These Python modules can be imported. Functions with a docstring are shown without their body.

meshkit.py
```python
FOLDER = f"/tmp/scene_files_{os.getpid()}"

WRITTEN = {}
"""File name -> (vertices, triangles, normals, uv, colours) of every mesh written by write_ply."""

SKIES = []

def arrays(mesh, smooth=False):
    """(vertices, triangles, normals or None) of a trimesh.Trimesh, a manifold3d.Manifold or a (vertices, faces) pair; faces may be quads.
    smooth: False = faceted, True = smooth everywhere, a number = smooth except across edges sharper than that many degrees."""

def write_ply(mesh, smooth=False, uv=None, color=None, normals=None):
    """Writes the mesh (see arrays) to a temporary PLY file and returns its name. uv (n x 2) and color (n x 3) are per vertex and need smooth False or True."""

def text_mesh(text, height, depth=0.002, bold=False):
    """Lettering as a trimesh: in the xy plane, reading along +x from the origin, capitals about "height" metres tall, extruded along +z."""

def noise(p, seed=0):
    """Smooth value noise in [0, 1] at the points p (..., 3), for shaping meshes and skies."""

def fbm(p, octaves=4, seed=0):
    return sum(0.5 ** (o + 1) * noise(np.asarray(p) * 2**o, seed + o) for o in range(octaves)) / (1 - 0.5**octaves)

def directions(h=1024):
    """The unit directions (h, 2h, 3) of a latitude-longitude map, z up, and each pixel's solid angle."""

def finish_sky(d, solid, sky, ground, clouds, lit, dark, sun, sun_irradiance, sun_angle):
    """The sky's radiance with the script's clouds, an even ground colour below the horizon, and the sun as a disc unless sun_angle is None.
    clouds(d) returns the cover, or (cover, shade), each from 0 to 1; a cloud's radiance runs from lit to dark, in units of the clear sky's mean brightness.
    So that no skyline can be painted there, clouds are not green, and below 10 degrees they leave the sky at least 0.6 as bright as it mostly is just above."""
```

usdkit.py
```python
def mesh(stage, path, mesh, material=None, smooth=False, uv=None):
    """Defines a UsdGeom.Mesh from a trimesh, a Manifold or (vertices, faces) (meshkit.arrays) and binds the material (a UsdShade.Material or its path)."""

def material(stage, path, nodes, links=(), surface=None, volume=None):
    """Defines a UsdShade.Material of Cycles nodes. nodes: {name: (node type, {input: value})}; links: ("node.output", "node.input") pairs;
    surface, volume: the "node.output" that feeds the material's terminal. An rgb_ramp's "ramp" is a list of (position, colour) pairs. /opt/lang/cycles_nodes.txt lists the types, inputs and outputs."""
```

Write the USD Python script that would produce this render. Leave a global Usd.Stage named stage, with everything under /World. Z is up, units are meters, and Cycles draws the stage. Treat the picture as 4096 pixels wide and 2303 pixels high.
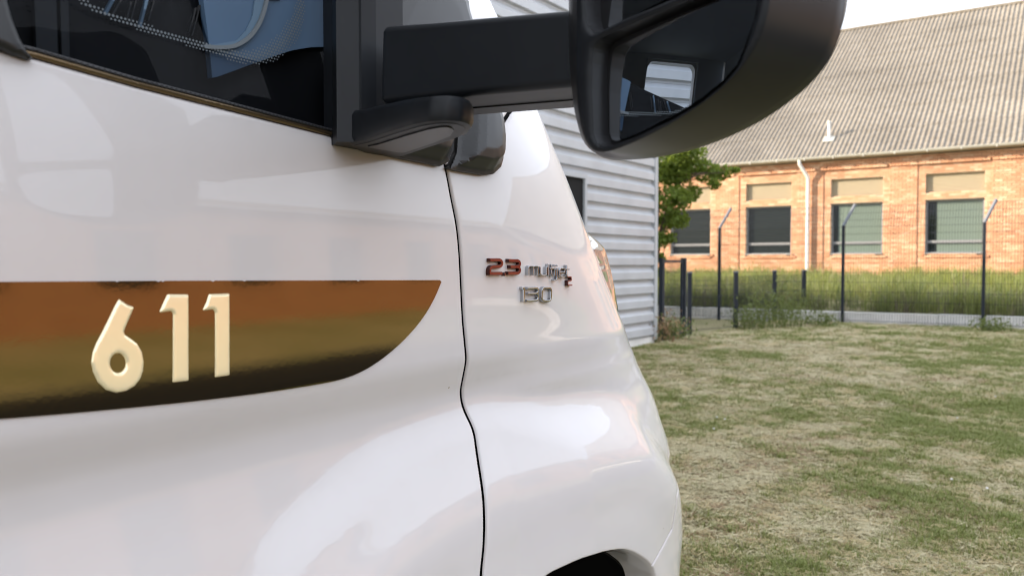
import math, random
import numpy as np
import trimesh, shapely
from shapely.geometry import Polygon, LineString, Point, MultiPolygon, box as sbox
from shapely import affinity
from scipy.spatial import Delaunay, cKDTree
from scipy.interpolate import LinearNDInterpolator
import usdkit, meshkit
from pxr import Usd, UsdGeom, UsdLux, UsdShade, Sdf, Gf, Vt

stage = Usd.Stage.CreateInMemory()
UsdGeom.SetStageUpAxis(stage, UsdGeom.Tokens.z)
UsdGeom.SetStageMetersPerUnit(stage, 1.0)
UsdGeom.Xform.Define(stage, '/World')
UsdGeom.Scope.Define(stage, '/World/Looks')

# ------------------------------------------------------------------ camera, sky, sun
H = 1.29                              # camera height
FPX, CX, CY, HOR = 3186.0, 2048.0, 1151.5, 1049.4   # photograph pixels: focal length, centre, horizon
PITCH = math.atan((CY - HOR) / FPX)
EXPOSURE = 1.22
SUN_EL, SUN_DIR = math.radians(21.0), (-1.0, 0.02)
VEIL, CLOUD = (0.62, 0.82), (10.7, 11.2, 12.2)      # thin bright cloud veil over the blue sky
SKY_STRENGTH, SUN_INT = 0.085, 1.25

cam = UsdGeom.Camera.Define(stage, '/World/camera')
cam.AddTranslateOp().Set(Gf.Vec3d(0, 0, H))
cam.AddRotateXOp().Set(90 - math.degrees(PITCH))
cam.CreateHorizontalApertureAttr(36.0)
cam.CreateFocalLengthAttr(28.0)
cam.CreateFStopAttr(9.0)
cam.CreateFocusDistanceAttr(0.98)
cam.CreateExposureAttr(EXPOSURE)
cam.CreateClippingRangeAttr(Gf.Vec2f(0.02, 5000))

M = usdkit.material
LK = '/World/Looks/'
rot = math.atan2(SUN_DIR[0], SUN_DIR[1])
sky = M(stage, LK + 'sky', {
    's': ('sky_texture', {'sky_type': 'single_scattering', 'sun_disc': False, 'sun_elevation': SUN_EL, 'sun_rotation': rot, 'air_density': 1.0, 'aerosol_density': 1.3, 'ozone_density': 1.0}),
    'tc': ('texture_coordinate', {}), 'mp': ('mapping', {'scale': (1.0, 1.0, 2.6)}), 'n': ('noise_texture', {'scale': 2.2, 'detail': 6.0, 'roughness': 0.6, 'distortion': 0.6}),
    'r': ('map_range', {'from_min': 0.30, 'from_max': 0.72, 'to_min': VEIL[0], 'to_max': VEIL[1], 'clamp': True}),
    'm': ('mix_color', {'b': CLOUD, 'use_clamp': False}),
    'b': ('background_shader', {'strength': SKY_STRENGTH})},
    [('tc.generated', 'mp.vector'), ('mp.vector', 'n.vector'), ('n.fac', 'r.value'), ('r.result', 'm.fac'), ('s.color', 'm.a'), ('m.result', 'b.color'), ], surface='b.background')
dome = UsdLux.DomeLight.Define(stage, '/World/sky')
UsdShade.MaterialBindingAPI.Apply(dome.GetPrim()).Bind(sky)
dome.GetPrim().SetCustomDataByKey('kind', 'structure')
sun = UsdLux.DistantLight.Define(stage, '/World/sun')
sun.CreateIntensityAttr(SUN_INT); sun.CreateAngleAttr(0.53); sun.CreateColorAttr(Gf.Vec3f(1.0, 0.83, 0.62))
sun.CreateNormalizeAttr(True)
_S = np.array([SUN_DIR[0], SUN_DIR[1], 0.0]); _S /= np.linalg.norm(_S)
_S = np.array([_S[0] * math.cos(SUN_EL), _S[1] * math.cos(SUN_EL), math.sin(SUN_EL)])
_q = Gf.Rotation(Gf.Vec3d(0, 0, 1), Gf.Vec3d(*map(float, _S)))
sun.AddTransformOp().Set(Gf.Matrix4d().SetRotate(_q))

# ------------------------------------------------------------------ helpers
rng = np.random.default_rng(11)
_used = {}


def numbered(parent, name):
    k = (parent, name); n = _used.get(k, 0); _used[k] = n + 1
    return f'{parent}/{name}' if n == 0 else f'{parent}/{name}_{n:03d}'


def _p(parent):
    return '/World' if parent is None else (parent if isinstance(parent, str) else str(parent.GetPath()))


def tag(prim, label=None, cat=None, group=None, kind=None):
    prim = prim.GetPrim() if hasattr(prim, 'GetPrim') else prim
    for k, v in (('label', label), ('category', cat), ('group', group), ('kind', kind)):
        if v:
            prim.SetCustomDataByKey(k, v)
    return prim


def thing(name, label=None, cat=None, group=None, loc=(0, 0, 0), rz=0.0, kind=None):
    x = UsdGeom.Xform.Define(stage, numbered('/World', name))
    if tuple(loc) != (0, 0, 0) or rz:
        x.AddTranslateOp().Set(Gf.Vec3d(*map(float, loc)))
        if rz:
            x.AddRotateZOp().Set(rz)
    return tag(x.GetPrim(), label, cat, group, kind)


def obj(name, mesh, mat, parent=None, smooth=False, normals=None, colors=None):
    path = numbered(_p(parent), name)
    if normals is None:
        v, f, n = meshkit.arrays(mesh, smooth)
    else:
        (v, f), n = mesh, normals
    m = UsdGeom.Mesh.Define(stage, path)
    m.CreatePointsAttr(Vt.Vec3fArray.FromNumpy(np.ascontiguousarray(v, np.float32)))
    m.CreateFaceVertexCountsAttr(Vt.IntArray.FromNumpy(np.full(len(f), 3, np.int32)))
    m.CreateFaceVertexIndicesAttr(Vt.IntArray.FromNumpy(np.ascontiguousarray(f, np.int32).ravel()))
    m.CreateSubdivisionSchemeAttr('none')
    if n is not None:
        m.CreateNormalsAttr(Vt.Vec3fArray.FromNumpy(np.ascontiguousarray(n, np.float32)))
        m.SetNormalsInterpolation('vertex')
    if colors is not None:
        UsdGeom.PrimvarsAPI(m).CreatePrimvar('tint', Sdf.ValueTypeNames.FloatArray, 'vertex').Set(Vt.FloatArray.FromNumpy(np.asarray(colors, np.float32)))
    UsdShade.MaterialBindingAPI.Apply(m.GetPrim()).Bind(mat)
    return m.GetPrim()


def copy_of(root, label, loc, rz=0.0, group=None):
    was = root.GetCustomData()
    name = root.GetName()
    base = name.rsplit('_', 1)[0] if name[-3:].isdigit() else name
    r = thing(base, label, was['category'], group or was.get('group'), loc, rz)
    r.GetReferences().AddInternalReference(root.GetPath()); r.SetInstanceable(True)
    return r


def cat(ms):
    return trimesh.util.concatenate(list(ms))


def box(x0, x1, y0, y1, z0, z1):
    m = trimesh.creation.box([x1 - x0, y1 - y0, z1 - z0])
    m.apply_translation([(x0 + x1) / 2, (y0 + y1) / 2, (z0 + z1) / 2])
    return m


def frame(origin, ex, ey, ez=(0, 0, 1)):
    T = np.eye(4); T[:3, 0], T[:3, 1], T[:3, 2], T[:3, 3] = ex, ey, ez, origin
    return T


def put(m, T):
    m = m.copy(); m.apply_transform(T); return m


def tube(pts, r, sides=10, caps=True):
    p = np.asarray(pts, float); r = np.broadcast_to(r, (len(p),)).astype(float)
    t = np.gradient(p, axis=0); t /= np.linalg.norm(t, axis=1, keepdims=True)
    ref = np.array([0, 0, 1.0]) if abs(t[0, 2]) < .9 else np.array([1.0, 0, 0])
    a = np.cross(t, ref); a /= np.linalg.norm(a, axis=1, keepdims=True); b = np.cross(t, a)
    an = np.arange(sides) * 2 * np.pi / sides
    v = (p[:, None] + r[:, None, None] * (np.cos(an)[None, :, None] * a[:, None] + np.sin(an)[None, :, None] * b[:, None])).reshape(-1, 3)
    f = []
    for i in range(len(p) - 1):
        for j in range(sides):
            k = (j + 1) % sides
            f += [[i * sides + j, (i + 1) * sides + j, (i + 1) * sides + k], [i * sides + j, (i + 1) * sides + k, i * sides + k]]
    if caps:
        n = len(v); v = np.vstack([v, p[:1], p[-1:]])
        for j in range(sides):
            k = (j + 1) % sides
            f += [[n, j, k], [n + 1, (len(p) - 1) * sides + k, (len(p) - 1) * sides + j]]
    return trimesh.Trimesh(v, np.array(f), process=False)


def quad(a, b, c, d):
    return trimesh.Trimesh(np.array([a, b, c, d], float), np.array([[0, 1, 2], [0, 2, 3]]), process=False)


# ------------------------------------------------------------------ camera rays (photograph pixel <-> world)
_cp, _sp = math.cos(PITCH), math.sin(PITCH)


def ray(px, py):
    px, py = np.asarray(px, float), np.asarray(py, float)
    x, y = (px - CX) / FPX, (CY - py) / FPX
    return np.stack([x, _cp + _sp * y, -_sp + _cp * y], -1)


def project(P):
    P = np.asarray(P, float)
    q = P - np.array([0, 0, H])
    dep = q[..., 1] * _cp - q[..., 2] * _sp
    up = q[..., 1] * _sp + q[..., 2] * _cp
    return CX + FPX * q[..., 0] / dep, CY - FPX * up / dep


def on_plane(px, py, o, n):
    r = ray(px, py); n = np.asarray(n, float)
    t = np.dot(np.asarray(o, float) - np.array([0, 0, H]), n) / (r @ n)
    return np.array([0, 0, H]) + r * np.asarray(t)[..., None]


def on_ground(px, py, z=0.0):
    return on_plane(px, py, (0, 0, z), (0, 0, 1))


# ------------------------------------------------------------------ materials
def simple(name, col, rough=0.5, metal=0.0, spec=0.5, coat=0.0, bump=None, var=None, **kw):
    nodes = {'p': ('principled_bsdf', dict(base_color=col, roughness=rough, metallic=metal, specular_ior_level=spec, coat_weight=coat, **kw))}
    links = []
    if var or bump:
        nodes['g'] = ('geometry', {})
    if var:       # (scale, amount)
        nodes['n'] = ('noise_texture', {'scale': var[0], 'detail': 5.0, 'roughness': 0.6})
        nodes['m'] = ('map_range', {'from_min': 0.25, 'from_max': 0.75, 'to_min': 1 - var[1], 'to_max': 1 + var[1]})
        nodes['c'] = ('vector_math', {'math_type': 'scale', 'vector1': col})
        links += [('g.position', 'n.vector'), ('n.fac', 'm.value'), ('m.result', 'c.scale'), ('c.vector', 'p.base_color')]
    if bump:      # (scale, strength, distance)
        nodes['bn'] = ('noise_texture', {'scale': bump[0], 'detail': 3.0})
        nodes['b'] = ('bump', {'strength': bump[1], 'distance': bump[2]})
        links += [('g.position', 'bn.vector'), ('bn.fac', 'b.height'), ('b.normal', 'p.normal')]
    return M(stage, LK + name, nodes, links, surface='p.BSDF')


def paint_material(name, col):
    # lacquered white sheet metal: slightly wavy coat, a few specks of road dirt
    nodes = {
        'g': ('geometry', {}),
        'n': ('noise_texture', {'scale': 9.0, 'detail': 1.0}),
        'b': ('bump', {'strength': 0.05, 'distance': 0.002}),
        'n2': ('noise_texture', {'scale': 3.0, 'detail': 6.0, 'roughness': 0.65}),
        'r2': ('map_range', {'from_min': 0.35, 'from_max': 0.75, 'to_min': 0.0, 'to_max': 0.10}),
        'v': ('voronoi_texture', {'scale': 22.0, 'feature': 'f1'}),
        'vr': ('map_range', {'from_min': 0.022, 'from_max': 0.034, 'to_min': 1.0, 'to_max': 0.0, 'clamp': True}),
        'w': ('white_noise_texture', {}),
        'wr': ('math', {'math_type': 'greater_than', 'value2': 0.84}),
        'sp': ('math', {'math_type': 'multiply'}),
        'dm': ('math', {'math_type': 'maximum'}),
        'mx': ('mix_color', {'a': col, 'b': (0.28, 0.23, 0.17)}),
        'p': ('principled_bsdf', dict(roughness=0.32, specular_ior_level=0.3, coat_weight=1.0, coat_roughness=0.02, coat_ior=1.43)),
    }
    links = [('g.position', 'n.vector'), ('n.fac', 'b.height'), ('b.normal', 'p.coat_normal'), ('g.position', 'n2.vector'), ('n2.fac', 'r2.value'),
             ('g.position', 'v.vector'), ('v.distance', 'vr.value'), ('v.position', 'w.vector'), ('w.value', 'wr.value1'), ('vr.result', 'sp.value1'), ('wr.value', 'sp.value2'),
             ('r2.result', 'dm.value1'), ('sp.value', 'dm.value2'), ('dm.value', 'mx.fac'), ('mx.result', 'p.base_color')]
    return M(stage, LK + name, nodes, links, surface='p.BSDF')


def glass_pane(name, tint=(0.8, 0.85, 0.88), ior=1.45):
    return M(stage, LK + name, {
        't': ('transparent_bsdf', {'color': tint}), 'g': ('glossy_bsdf', {'color': (1, 1, 1), 'roughness': 0.0}),
        'f': ('fresnel', {'IOR': ior}), 'm': ('mix_closure', {})},
        [('f.fac', 'm.fac'), ('t.BSDF', 'm.closure1'), ('g.BSDF', 'm.closure2')], surface='m.closure')


MAT = {}
MAT['paint'] = paint_material('white_paint', (0.565, 0.545, 0.545))
MAT['under'] = simple('shut_gap_black', (0.012, 0.012, 0.012), 0.8, spec=0.2)
MAT['rubber'] = simple('black_rubber', (0.012, 0.012, 0.013), 0.45, spec=0.35)
MAT['brownseal'] = simple('bronze_black_trim', (0.19, 0.135, 0.08), 0.22, metal=0.9)
MAT['plastic'] = simple('black_grained_plastic', (0.0085, 0.0098, 0.012), 0.45, spec=0.28, bump=(900, 0.15, 0.0004), var=(14, 0.25))
MAT['plastic2'] = simple('grey_black_plastic', (0.010, 0.010, 0.0102), 0.36, spec=0.5, bump=(900, 0.12, 0.0004), var=(18, 0.2))
MAT['chrome'] = simple('chrome', (0.38, 0.39, 0.41), 0.06, metal=1.0)
MAT['redtop'] = simple('red_lacquer', (0.10, 0.006, 0.004), 0.2, coat=0.35)
MAT['redside'] = simple('dark_red_chrome', (0.05, 0.010, 0.007), 0.22, metal=0.4)
MAT['digit'] = simple('pale_gold_dome', (0.97, 0.84, 0.54), 0.25, metal=0.55, coat=0.6, coat_roughness=0.08)
MAT['dark'] = simple('cab_black', (0.006, 0.006, 0.007), 0.7, spec=0.2)
MAT['darkgrey'] = simple('cab_dark_grey', (0.02, 0.021, 0.023), 0.6, spec=0.3)
MAT['cabgrey'] = simple('cab_headliner_grey', (0.22, 0.25, 0.29), 0.8, spec=0.2)
MAT['blind'] = simple('blue_grey_blind', (0.055, 0.10, 0.165), 0.6, spec=0.3, var=(6, 0.12))
MAT['blind2'] = simple('pale_blue_trim', (0.085, 0.14, 0.20), 0.6, spec=0.3)
MAT['dots'] = simple('pale_dots', (0.105, 0.125, 0.14), 0.6)
MAT['lamp'] = simple('cab_lamp', (0.9, 0.85, 0.7), 0.4, emission_color=(1.0, 0.82, 0.5), emission_strength=6.0)
MAT['tyre'] = simple('tyre_rubber', (0.010, 0.010, 0.010), 0.8, spec=0.2)
MAT['liner'] = simple('wheel_liner', (0.008, 0.008, 0.008), 0.9, spec=0.15)
MAT['steel'] = simple('wheel_steel', (0.25, 0.25, 0.26), 0.4, metal=1.0)
MAT['mirror'] = simple('mirror_silver', (0.80, 0.84, 0.88), 0.0, metal=1.0)
MAT['glass'] = glass_pane('door_glass', (0.66, 0.70, 0.74), 1.14)
MAT['lens'] = simple('headlight_lens', (0.52, 0.53, 0.55), 0.03, metal=0.85, coat=1.0)
# gold foil with a faint orange-peel
MAT['gold'] = M(stage, LK + 'gold_foil', {
    'g': ('geometry', {}), 'n': ('noise_texture', {'scale': 260.0, 'detail': 2.0}), 'n2': ('noise_texture', {'scale': 16.0, 'detail': 4.0}),
    'a': ('math', {'math_type': 'multiply_add', 'value2': 6.0}),
    'b': ('bump', {'strength': 0.032, 'distance': 0.0005}),
    'p': ('principled_bsdf', dict(base_color=(0.205, 0.158, 0.092), metallic=1.0, roughness=0.07))},
    [('g.position', 'n.vector'), ('g.position', 'n2.vector'), ('n2.fac', 'a.value1'), ('n.fac', 'a.value3'), ('a.value', 'b.height'), ('b.normal', 'p.normal')], surface='p.BSDF')

MAT['cladding'] = simple('light_grey_cladding', (0.455, 0.468, 0.49), 0.34, spec=0.5, var=(2.2, 0.10))
MAT['flashing'] = simple('grey_flashing', (0.42, 0.44, 0.46), 0.4, var=(2.0, 0.08))
MAT['shedroof'] = simple('shed_roof', (0.3, 0.31, 0.32), 0.6)
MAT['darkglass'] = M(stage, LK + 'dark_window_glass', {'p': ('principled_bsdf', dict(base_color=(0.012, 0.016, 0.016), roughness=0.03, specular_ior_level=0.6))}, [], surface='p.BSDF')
MAT['greenglass'] = M(stage, LK + 'window_with_pale_curtain', {'p': ('principled_bsdf', dict(base_color=(0.13, 0.17, 0.15), roughness=0.05, specular_ior_level=0.6))}, [], surface='p.BSDF')
MAT['winframe'] = simple('grey_window_frame', (0.20, 0.21, 0.23), 0.5)
MAT['shutter'] = simple('beige_shutter', (0.40, 0.35, 0.26), 0.6)
MAT['zinc'] = simple('zinc_gutter', (0.42, 0.42, 0.39), 0.45, var=(2.0, 0.15))
MAT['whitepipe'] = simple('white_downpipe', (0.62, 0.62, 0.62), 0.4)
MAT['mortar'] = simple('mortar', (0.46, 0.37, 0.27), 0.9, var=(3, 0.15))
MAT['render'] = simple('plinth_render', (0.38, 0.35, 0.30), 0.9, var=(2, 0.2))
MAT['antra'] = simple('anthracite_coat', (0.014, 0.019, 0.028), 0.5, spec=0.35)
MAT['cap'] = simple('grey_post_cap', (0.15, 0.165, 0.19), 0.5)
MAT['concrete'] = simple('pale_concrete', (0.74, 0.73, 0.71), 0.85, var=(2.5, 0.22), bump=(30, 0.3, 0.01))
MAT['asphalt'] = simple('old_asphalt', (0.030, 0.029, 0.028), 0.9, spec=0.2, var=(6, 0.3))
MAT['bark'] = simple('bark', (0.10, 0.07, 0.045), 0.9, var=(20, 0.3))
MAT['stone'] = simple('dark_stone', (0.02, 0.018, 0.016), 0.9)
MAT['petal'] = simple('white_petals', (0.75, 0.74, 0.78), 0.7)


def brick_mat(name, lo, hi, sat):
    return M(stage, LK + name, {
        'at': ('attribute', {'attribute': 'tint'}), 'r': ('rgb_ramp', {'ramp': [(0.0, lo), (0.35, sat), (0.7, hi), (1.0, (hi[0] * 1.1, hi[1] * 1.25, hi[2] * 1.35))]}),
        'g': ('geometry', {}), 'n': ('noise_texture', {'scale': 0.9, 'detail': 5.0}), 'm': ('map_range', {'from_min': 0.3, 'from_max': 0.7, 'to_min': 0.8, 'to_max': 1.15}),
        'n3': ('noise_texture', {'scale': 45.0, 'detail': 3.0}), 'm3': ('map_range', {'from_min': 0.3, 'from_max': 0.7, 'to_min': 0.85, 'to_max': 1.15}),
        'mm': ('math', {'math_type': 'multiply'}), 'c': ('vector_math', {'math_type': 'scale'}),
        'p': ('principled_bsdf', dict(roughness=0.85, specular_ior_level=0.25))},
        [('at.fac', 'r.fac'), ('g.position', 'n.vector'), ('n.fac', 'm.value'), ('g.position', 'n3.vector'), ('n3.fac', 'm3.value'), ('m.result', 'mm.value1'), ('m3.result', 'mm.value2'),
         ('r.color', 'c.vector1'), ('mm.value', 'c.scale'), ('c.vector', 'p.base_color')], surface='p.BSDF')


MAT['brick'] = brick_mat('orange_brick', (0.475, 0.24, 0.145), (0.555, 0.325, 0.21), (0.515, 0.28, 0.172))


def far_brick(name, yaw):
    return M(stage, LK + name, {
        'tc': ('geometry', {}), 'mp': ('mapping', {'rotation': (0, 0, yaw)}), 'sx': ('separate_xyz', {}), 'cx': ('combine_xyz', {}),
        'bt': ('brick_texture', {'scale': 1.0, 'color1': tuple(.6 * x for x in (0.36, 0.15, 0.075)), 'color2': tuple(.6 * x for x in (0.46, 0.22, 0.11)), 'mortar': (0.22, 0.17, 0.13), 'mortar_size': 0.01, 'brick_width': 0.25, 'row_height': 0.083, 'bias': 0.0}),
        'p': ('principled_bsdf', dict(roughness=0.9, specular_ior_level=0.2))},
        [('tc.position', 'mp.vector'), ('mp.vector', 'sx.vector'), ('sx.x', 'cx.x'), ('sx.z', 'cx.y'), ('cx.vector', 'bt.vector'), ('bt.color', 'p.base_color')], surface='p.BSDF')


MAT['roof'] = M(stage, LK + 'corrugated_fibre_cement', {
    'g': ('geometry', {}), 'n': ('noise_texture', {'scale': 0.35, 'detail': 6.0, 'roughness': 0.7}), 'n2': ('noise_texture', {'scale': 6.0, 'detail': 6.0, 'roughness': 0.7}),
    'r': ('rgb_ramp', {'ramp': [(0.3, (0.175, 0.16, 0.142)), (0.55, (0.235, 0.216, 0.192)), (0.75, (0.28, 0.257, 0.23))]}),
    'r2': ('rgb_ramp', {'ramp': [(0.35, (0.75, 0.72, 0.66)), (0.6, (1, 1, 1)), (0.72, (1.15, 1.15, 1.1))]}),
    'm': ('mix_color', {'blend_type': 'multiply', 'fac': 1.0, 'use_clamp': False}), 'p': ('principled_bsdf', dict(roughness=0.9, specular_ior_level=0.2))},
    [('g.position', 'n.vector'), ('g.position', 'n2.vector'), ('n.fac', 'r.fac'), ('n2.fac', 'r2.fac'), ('r.color', 'm.a'), ('r2.color', 'm.b'), ('m.result', 'p.base_color')], surface='p.BSDF')

MAT['lawn'] = M(stage, LK + 'mown_dry_lawn', {
    'g': ('geometry', {}), 'n1': ('noise_texture', {'scale': 0.55, 'detail': 6.0, 'roughness': 0.65}), 'n2': ('noise_texture', {'scale': 14.0, 'detail': 6.0, 'roughness': 0.75}),
    'mp': ('mapping', {'scale': (1.0, 1.0, 1.0)}), 'a': ('math', {'math_type': 'multiply_add', 'value2': 0.55}), 'a2': ('math', {'math_type': 'multiply', 'value2': 0.45}),
    'r': ('rgb_ramp', {'ramp': [(0.32, (0.10, 0.12, 0.045)), (0.44, (0.21, 0.21, 0.095)), (0.53, (0.32, 0.28, 0.16)), (0.66, (0.42, 0.36, 0.23))]}),
    'b': ('bump', {'strength': 0.8, 'distance': 0.03}), 'p': ('principled_bsdf', dict(roughness=0.95, specular_ior_level=0.1))},
    [('g.position', 'n1.vector'), ('g.position', 'n2.vector'), ('n2.fac', 'a.value1'), ('n1.fac', 'a2.value1'), ('a2.value', 'a.value3'), ('a.value', 'r.fac'), ('r.color', 'p.base_color'), ('n2.fac', 'b.height'), ('b.normal', 'p.normal')], surface='p.BSDF')


def leafy(name, col, trans, rnd=0.35, spec=0.3, fac=0.38):
    return M(stage, LK + name, {
        'o': ('geometry', {}), 'm': ('map_range', {'to_min': 1 - rnd, 'to_max': 1 + rnd}), 'c': ('vector_math', {'math_type': 'scale', 'vector1': col}), 'c2': ('vector_math', {'math_type': 'scale', 'vector1': trans}),
        'p': ('principled_bsdf', dict(roughness=0.5, specular_ior_level=spec)), 't': ('translucent_bsdf', {}), 'mx': ('mix_closure', {'fac': fac})},
        [('o.random_per_island', 'm.value'), ('m.result', 'c.scale'), ('m.result', 'c2.scale'), ('c.vector', 'p.base_color'), ('c2.vector', 't.color'), ('p.BSDF', 'mx.closure1'), ('t.BSDF', 'mx.closure2')], surface='mx.closure')


MAT['leaf'] = leafy('tree_leaf', (0.20, 0.28, 0.05), (0.42, 0.54, 0.07))
MAT['weed'] = leafy('weed_leaf', (0.26, 0.32, 0.12), (0.3, 0.36, 0.08))
MAT['g_green'] = leafy('grass_green', (0.36, 0.41, 0.12), (0.28, 0.34, 0.07), fac=0.15)
MAT['g_dull'] = leafy('grass_dull', (0.56, 0.54, 0.23), (0.3, 0.3, 0.15), fac=0.15)
MAT['g_straw'] = leafy('grass_straw', (0.84, 0.67, 0.36), (0.5, 0.42, 0.26), fac=0.15)
MAT['g_pale'] = leafy('grass_pale', (0.88, 0.78, 0.48), (0.55, 0.5, 0.36), fac=0.15)
MAT['g_brown'] = leafy('grass_brown', (0.52, 0.34, 0.19), (0.3, 0.2, 0.1), fac=0.15)
MAT['g_tall'] = leafy('grass_tall', (0.34, 0.39, 0.13), (0.5, 0.55, 0.13))
MAT['g_seed'] = leafy('grass_seed_heads', (0.36, 0.30, 0.24), (0.3, 0.25, 0.18))

# ------------------------------------------------------------------ site axes
AZ = math.radians(35.4)
A = np.array([math.sin(AZ), math.cos(AZ), 0]); B = np.array([math.cos(AZ), -math.sin(AZ), 0]); UP = np.array([0, 0, 1.0])

# ------------------------------------------------------------------ ground
bank0 = np.array([4.75, 18.35, 0]); bankdir = np.array([.845, -.535, 0]); bankdir /= np.linalg.norm(bankdir)
banknor = np.array([-bankdir[1], bankdir[0], 0])        # away from the lawn


def bank_q(x, y):
    return (x - bank0[0]) * banknor[0] + (y - bank0[1]) * banknor[1]


obj('ground', quad((-400, -400, 0), (400, -400, 0), (400, 400, 0), (-400, 400, 0)), MAT['lawn'])
tag(stage.GetPrimAtPath('/World/ground'), kind='structure')
ap = [A * -30 + B * .5, A * -30 + B * 5.6, A * 22 + B * 5.6, A * 22 + B * .5]
obj('path', quad(*[p + UP * .006 for p in ap]), MAT['asphalt'])  # added dark strip, out of view, so that the gold stripe mirrors black
tag(stage.GetPrimAtPath('/World/path'), kind='structure')
# the grass bank behind the low wall
bk = []
for kk in (-14, 60):
    for q, z in ((0.08, 0.22), (1.5, 0.36), (7.0, 0.72), (11.5, 0.84), (40, 0.86)):
        p = bank0 + bankdir * kk + banknor * q; bk.append((p[0], p[1], z))
bf = []
for i in range(4):
    bf += [[i, i + 5, i + 6], [i, i + 6, i + 1]]
obj('terrain', trimesh.Trimesh(np.array(bk), np.array(bf), process=False), MAT['lawn'])
tag(stage.GetPrimAtPath('/World/terrain'), kind='structure')


def bank_z(q):
    return np.interp(q, [0.08, 1.5, 7, 11.5, 40], [0.22, 0.36, 0.72, 0.84, 0.86])


# ------------------------------------------------------------------ metal-clad shed
corner = on_ground(2615, 1370)
shed = thing('metal_shed', 'pale grey metal-clad shed with horizontal ribs, left of the fence gate', 'shed')
SH, SL, SW = 5.2, 34.0, 18.0
PITCHR = 0.222
Ts = frame(corner, -A, B)                # local x runs back along the wall, y out of the wall towards us
for i in range(int(SH / PITCHR)):
    z0 = 0.10 + i * PITCHR
    prof = [(0.0, z0), (0.0, z0 + .030), (.046, z0 + .044), (.046, z0 + .150), (.006, z0 + .200), (0.0, z0 + PITCHR - .003), (-.02, z0 + PITCHR - .003), (-.02, z0)]
    pg = Polygon(prof)
    m = trimesh.creation.extrude_polygon(pg, SL - 0.09, engine='earcut')
    m.apply_transform(np.array([[0, 0, 1, 0.085], [1, 0, 0, 0], [0, 1, 0, 0], [0, 0, 0, 1.0]]))
    obj('cladding_panel', put(m, Ts), MAT['cladding'], shed)
obj('corner_flashing', put(cat([box(-.012, .09, .0, .056, 0.06, SH + .1), box(-.014, -.002, -.3, .055, 0.06, SH + .1)]), Ts), MAT['flashing'], shed)
obj('end_wall', put(box(-.001, .05, -SW, -.02, 0, SH), Ts), MAT['cladding'], shed)
obj('back_wall', put(box(.05, SL, -SW, -SW + .1, 0, SH), Ts), MAT['cladding'], shed)
obj('plinth', put(box(.0, SL, -.2, .012, 0.0, .10), Ts), MAT['concrete'], shed)
obj('roof', put(cat([box(-.15, SL, -SW - .1, .12, SH + .1, SH + .22)]), Ts), MAT['shedroof'], shed)
# window opening seen past the wing
wl = on_plane(2328, 700, corner, B); wk = float(np.dot(wl - corner, -A)); wz = float(wl[2])
fr = obj('window', put(cat([box(wk + .06, wk + 1.5, .047, .052, wz - 1.6, wz - .06)]), Ts), MAT['under'], shed)
obj('window_frame', put(cat([box(wk, wk + .06, .012, .085, wz - 1.66, wz), box(wk + 1.5, wk + 1.56, .012, .085, wz - 1.66, wz), box(wk + .06, wk + 1.5, .012, .085, wz - .06, wz), box(wk + .06, wk + 1.5, .012, .085, wz - 1.66, wz - 1.6)]), Ts), MAT['flashing'], fr)

# ------------------------------------------------------------------ brick hall
HZ = 30.0
h0 = np.array([(3420 - CX) / FPX * HZ, HZ, 0.0])
Th = frame(h0, B, -A)                   # x along the wall to the right, y towards us, z up
base_z = 0.80


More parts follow.
